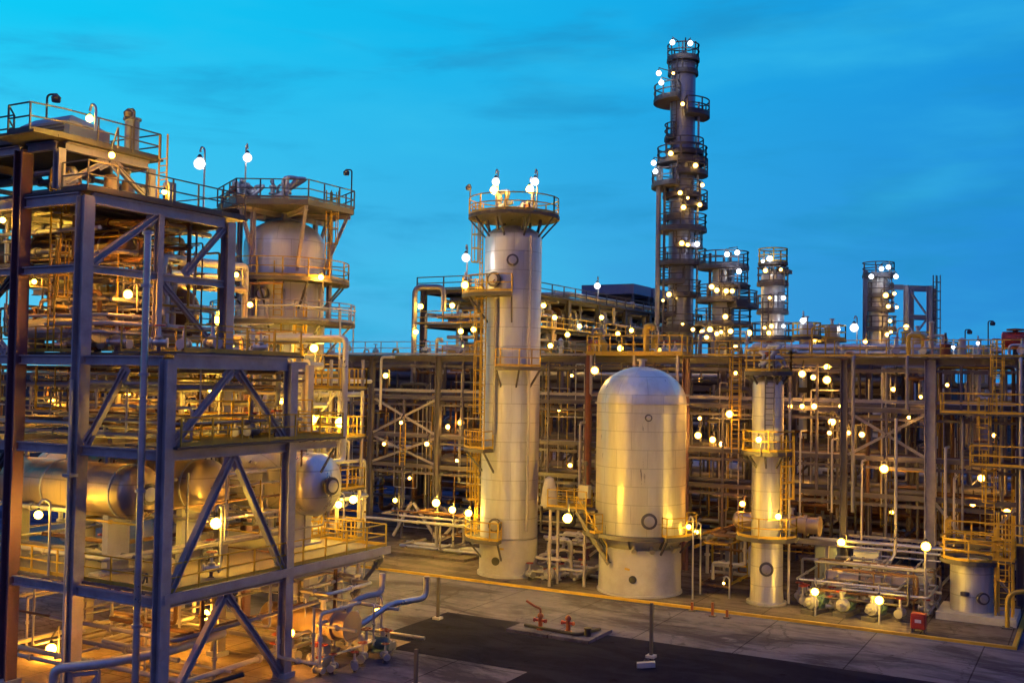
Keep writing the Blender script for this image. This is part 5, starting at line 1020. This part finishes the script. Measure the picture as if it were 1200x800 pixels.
# reactor
L(234, 192, 56, C, .30, 'big white lamp on a post between structure and reactor, against the sky', None, 19.6, (.25, .1, 0)); L(290, 185, 61, C, .25, 'white lamp on a post above the reactor\'s top platform', None, ZT, (-.12, 0, 0))
L(376, 325, 61, E_, .2, 'lamp at the rim of the reactor\'s upper gallery', None, 'bracket', (-.3, .6, -.2)); L(368, 408, 60, H, .22, 'lamp glaring on the reactor wall below its lower gallery', None, 'bracket', (-.3, .5, 0))
L(365, 492, 57, H, .27, 'lamp beside the glowing yellow upright vessel', None, 'bracket', (-.4, .6, 0)); L(399, 495, 56, H, .27, 'lamp on the yellow scaffold tower, second storey', None, 'bracket', (-.3, .6, 0))
L(376, 598, 51, H, .19, 'lamp just below the blue drum end with the manhole', None, 'bracket', (-.3, .6, 0)); L(397, 591, 56, H, .19, 'second in the row of low lamps past the blue drum end', None, 0.0); L(414, 585, 61, H, .19, 'third in the row of low lamps past the blue drum end', None, 0.0); L(423, 582, 66, H, .19, 'fourth and farthest in the row of low lamps past the blue drum end', None, 0.0)
L(300, 420, 62, E_, .2, 'lamp at the reactor\'s base gallery, mostly behind pipes', None, 'bracket')
# tall silver column
for (px, py, lab) in ((581, 213, 'upper white lamp of the pair on the crown\'s structure side'), (579, 223, 'lower white lamp of the pair on the crown\'s structure side'), (627, 213, 'upper white lamp of the pair on the crown\'s tower side'), (621, 222, 'lower white lamp of the pair on the crown\'s tower side')):
    L(px, py, 66.5, C if py < 215 else H, .24, lab + ' of the tall silver column', None, 22.96, (.1, .1, 0))
L(546, 302, 67, C, .26, 'white lamp on a post over the tall column\'s side balcony', None, 17.9, (0, .15, 0)); L(545, 334, 67, G, .24, 'warm lamp low on the rail of the tall column\'s side balcony', None, 17.9, (0, .1, 0))
# under the rack, by the columns
for (px, py, D, r, lab) in ((511, 589, 75, .26, 'first and brightest of three low lamps under the rack beside the tall silver column'), (530, 597, 72, .22, 'second of three low lamps under the rack beside the tall silver column'), (549, 601, 68, .22, 'third of three low lamps, almost touching the tall silver column')): L(px, py, D, H, r, lab, None, 'bracket', (-.2, .5, -.2))
L(463, 586, 74, G, .14, 'small lamp at the head of the pale slanted struts', None, 'bracket'); L(452, 440, 77, G, .17, 'lone small lamp beside the hooked pale pipe on the rack', None, 'bracket')
L(665, 607, 58.9, H, .25, 'bright lamp under the small access platform of the fat vessel', None, 'bracket', (-.1, .35, .55)); L(807, 617, 60.5, G, .19, 'upper of two lamps on the shadow side of the fat vessel', None, 0.12, (.2, .2, 0)); L(816, 623, 62, G, .17, 'lower of two lamps on the shadow side of the fat vessel', None, 0.12, (.2, .2, 0))
L(697, 434, 65.5, W, .24, 'lamp under the yellow balcony above the fat vessel', None, 'bracket', (-.2, .4, .5))
L(912, 605, 58.0, H, .15, 'lamp hugging the slim column at its lowest ring', None, 'bracket', (0, .5, -.4)); L(889, 515, 58.4, H, .13, 'lamp on the yellow cage half way up the slim column', None, 'bracket', (0, .4, -.3))
L(848, 683, 61, G, .11, 'tiny lamp low behind crossed braces by the slim column', None, 0.12); L(870, 590, 66, O, .2, 'lamp behind the slim column lighting the exchanger shell', None, 'bracket')
L(986, 635, 62.5, G, .23, 'bright wall lamp beside the pale cabinet under the rack', None, 'bracket', (.2, .6, -.2)); L(1085, 640, 56, G, .25, 'brightest low lamp on a tall pole between pumps and tank', None, 0.12, (-.05, .15, 0))
L(955, 693, 56.5, G, .20, 'lamp on a short post behind the kerb at the first pump', None, 0.12, (0, .15, 0)); L(1030, 703, 54.8, G, .20, 'lamp on a short post behind the kerb at the last pump', None, 0.12, (0, .15, 0))
# small lamps within the rack
SM = [(940, 438, 66, .17), (969, 430, 68, .15), (969, 445, 66, .19), (953, 442, 72, .12), (855, 485, 68, .19), (820, 490, 70, .14), (818, 510, 68, .17), (926, 476, 65, .10), (940, 476, 66, .10), (954, 476, 66, .12), (985, 476, 66, .11), (975, 494, 66, .16), (986, 493, 67, .14), (972, 507, 65, .13), (994, 507, 67, .11), (1036, 549, 63, .20), (1010, 509, 66, .12), (1047, 456, 66, .14), (1079, 465, 64, .12), (1065, 489, 63, .12), (1110, 451, 66, .13), (1014, 400, 72, .14),
      (835, 515, 72, .17), (845, 520, 70, .14), (655, 480, 76, .15), (668, 545, 74, .15), (610 + 60, 440, 78, .13), (655, 515, 80, .13), (470, 495, 80, .15), (540, 495, 80, .19), (525, 500, 84, .15), (500, 520, 78, .13), (450, 520, 78, .13), (535, 540, 82, .13), (690 + 130, 445, 74, .12), (862, 437, 72, .12), (1150, 560, 64, .17), (1180, 600, 62, .17), (1140, 590, 63, .13), (1165, 510, 66, .13), (940, 575, 70, .16), (1010, 575, 72, .15), (1045, 600, 68, .13), (640, 585, 70, .15), (480, 560, 78, .14), (990, 460, 80, .13), (900, 470, 80, .13)]
SIDE = lambda px: 'between structure and tall column' if px < 560 else 'between tall column and domed vessel' if px < 700 else 'between vessel and slim column' if px < 890 else 'before the thick post' if px < 1085 else 'past the thick post'
LEV = lambda py: 'just under the walkway' if py < 448 else 'on the third tier' if py < 485 else 'on the second tier' if py < 535 else 'on the lowest tier' if py < 580 else 'below the lowest tier'
seen_l = {}
for px, py, D, r in SM:
    key = (SIDE(px), LEV(py)); seen_l[key] = seen_l.get(key, 0) + 1; n = seen_l[key]
    which = ('', 'another', 'third', 'fourth', 'fifth', 'sixth')[n - 1] if n <= 6 else 'further'
    L(px, py, D, 'dim' if r < .18 else 'dim', r * 1.3, f'{which} small lamp {LEV(py)} of the rack, {SIDE(px)}'.strip(), 'small lamps within the long rack', 'bracket', (0, .4, .35))
# second rack, towers and skyline
BL = [(493, 359, 87.5, 'upper lamp at the lit corner of the second rack'), (487, 389, 87.5, 'lower lamp at the lit corner of the second rack, by the inverted U pipe'), (540, 388, 86, 'bright lamp in the second rack end beside the tall silver column'), (530, 358, 88, 'roof-storey lamp of the second rack end'), (555, 386, 86, 'lamp of the second rack end touching the tall column\'s outline'), (637, 358, 94, 'first lamp of the receding rack, just past the tall silver column'), (665, 392, 95, 'large lamp low in the receding rack'), (679, 382, 99, 'lamp above and behind the large low one in the receding rack'), (724, 391, 104, 'lamp in the receding rack above the yellow balcony'), (740, 387, 108, 'brighter lamp deep in the receding rack'), (727, 408, 72, 'lamp on the yellow balcony itself'), (757, 384, 112, 'last lamp of the receding rack before the tallest tower'), (650, 372, 96, 'small lamp in the upper storey of the receding rack'), (705, 372, 105, 'small lamp midway in the upper storey of the receding rack'), (645, 405, 92, 'lamp at the foot of the receding rack')]
for px, py, D, lab in BL: L(px, py, D, G, .22 if D > 80 else .2, lab, 'lamps on the second rack', 'bracket', (-.4, .6, 0))
L(700, 335, 103, C, .30, 'white lamp on a post above the second rack\'s roof', None, 20.2, (0, .2, 0))
TW = [(788, 50, C), (809, 51, C), (772, 86, C), (775, 97, C), (766, 191, C), (768, 201, C), (789, 86, W), (800, 122, O), (786, 180, W), (815, 194, O), (797, 226, G), (806, 232, W), (823, 217, W), (820, 240, G), (801, 243, G), (817, 286, C), (799, 285, G), (806, 287, G), (784, 345, G), (777, 352, W), (800, 380, G)]
TN = ['first crown lamp', 'second crown lamp', 'upper lamp over the highest side balcony', 'lower lamp over the highest side balcony', 'upper lamp over the second side balcony', 'lower lamp over the second side balcony', 'warm lamp under the crown', 'orange lamp at the short balcony facing away', 'warm lamp above the first full ring', 'orange lamp below the first full ring', 'golden lamp on the shaft amid the rings', 'small warm lamp beside the golden shaft lamp', 'rim lamp of the third ring', 'rim lamp of the fourth ring', 'shaft lamp below the fourth ring', 'white lamp beside the fifth ring', 'shaft lamp above the sixth ring', 'second shaft lamp above the sixth ring', 'lamp above the lowest balcony', 'warm lamp at the edge of the lowest balcony', 'lamp close to the tower\'s visible base']
for (px, py, c_), lab in zip(TW, TN): L(px, py, 93.2, c_ if c_ == C else 'far', .23 if c_ == C else .20, lab + ' of the tallest tower', 'lamps on the tallest tower', 'bracket', toward(px, py, 93.2, tb, 1.1))
GW = [(852, 298, C), (864, 296, C), (866, 318, C), (834, 336, G), (840, 340, G), (851, 341, G), (858, 341, G), (850, 371, W), (812, 386, G), (823, 389, G), (832, 386, G), (840, 391, G), (845, 389, G), (856, 388, G), (828, 395, G), (878, 390, G), (862, 407, G)]
GN = ['first crown lamp', 'second crown lamp', 'white lamp beside the upper ring', 'lamp at the near end of the bright ring', 'second lamp of the bright ring', 'third lamp of the bright ring', 'last lamp of the bright ring', 'warm lamp on the middle shaft', 'first lamp in the bright row at the foot', 'second lamp in the bright row at the foot', 'third lamp in the bright row at the foot', 'fourth lamp in the bright row at the foot', 'fifth lamp in the bright row at the foot', 'sixth lamp in the bright row at the foot', 'lower lamp beneath the bright row at the foot', 'lamp standing apart from the foot', 'lowest lamp under the foot']
for (px, py, c_), lab in zip(GW, GN): L(px, py, 89.5, c_ if c_ == C else 'far', .22, lab + ' of the stout platformed column', 'lamps on the stout platformed column', 'bracket', toward(px, py, 89.5, gb, .9))
DW = [(894, 306, C), (902, 303, C), (897, 317, G), (915, 316, G), (902, 349, G), (918, 349, C), (896, 384, G), (904, 382, G), (918, 382, C), (901, 390, G)]
DN = ['first crown lamp', 'second crown lamp', 'lamp on the crown cage', 'far lamp on the crown cage', 'shaft lamp between the two rings', 'white lamp between the two rings', 'first lamp at the foot', 'second lamp at the foot', 'white lamp at the foot', 'lowest lamp at the foot']
for (px, py, c_), lab in zip(DW, DN): L(px, py, 84.3, c_ if c_ == C else 'far', .20, lab + ' of the round-topped column', 'lamps on the round-topped column', 'bracket', toward(px, py, 84.3, db, .9))
HW = [(1033, 315, C), (1041, 313, C), (1050, 324, C), (1021, 324, C), (1038, 346, G), (1048, 344, W), (1041, 359, G), (1051, 360, G), (1043, 376, G), (1044, 389, G), (1062, 383, G), (1088, 407, W), (1040, 392, G)]
HN = ['first crown lamp', 'second crown lamp', 'white lamp below the crown, facing the steel tower', 'white lamp below the crown on the open side', 'lamp on the second ring', 'warm lamp on the second ring', 'lamp on the third ring', 'second lamp on the third ring', 'lamp above the lowest ring', 'brightest lamp at the lowest ring', 'lamp at the steel tower\'s first post', 'small lamp under the steel tower\'s second post', 'lamp at the foot']
for (px, py, c_), lab in zip(HW, HN): L(px, py, 102.5, c_ if c_ == C else 'far', .23, lab + ' of the farthest lit column', 'lamps on the farthest lit column', 'bracket', toward(px, py, 102.5, hb, .9))
L(941, 376, 84, C, .24, 'white lamp over the short skyline vessel', None, 14.2, (0, .2, 0)); L(983, 386, 84, C, .15, 'small white lamp on the skyline rail', None, 14.2, (0, .2, 0)); L(1001, 384, 84, C, .32, 'big white lamp at the end of the skyline rail, alone against the sky', None, 14.2, (.2, .1, 0)); L(955, 398, 84, G, .16, 'small golden lamp amid the skyline vessels', None, 14.2, (0, .2, 0))
L(1146, 402, 78, C, .12, 'small white lamp on the low orange-lit skyline vessel', None, 14.2, (0, .2, 0)); L(1117, 407, 68, C, .10, 'tiny white lamp on the walkway rail near the orange actuator', None, 14.17, (0, .2, 0))
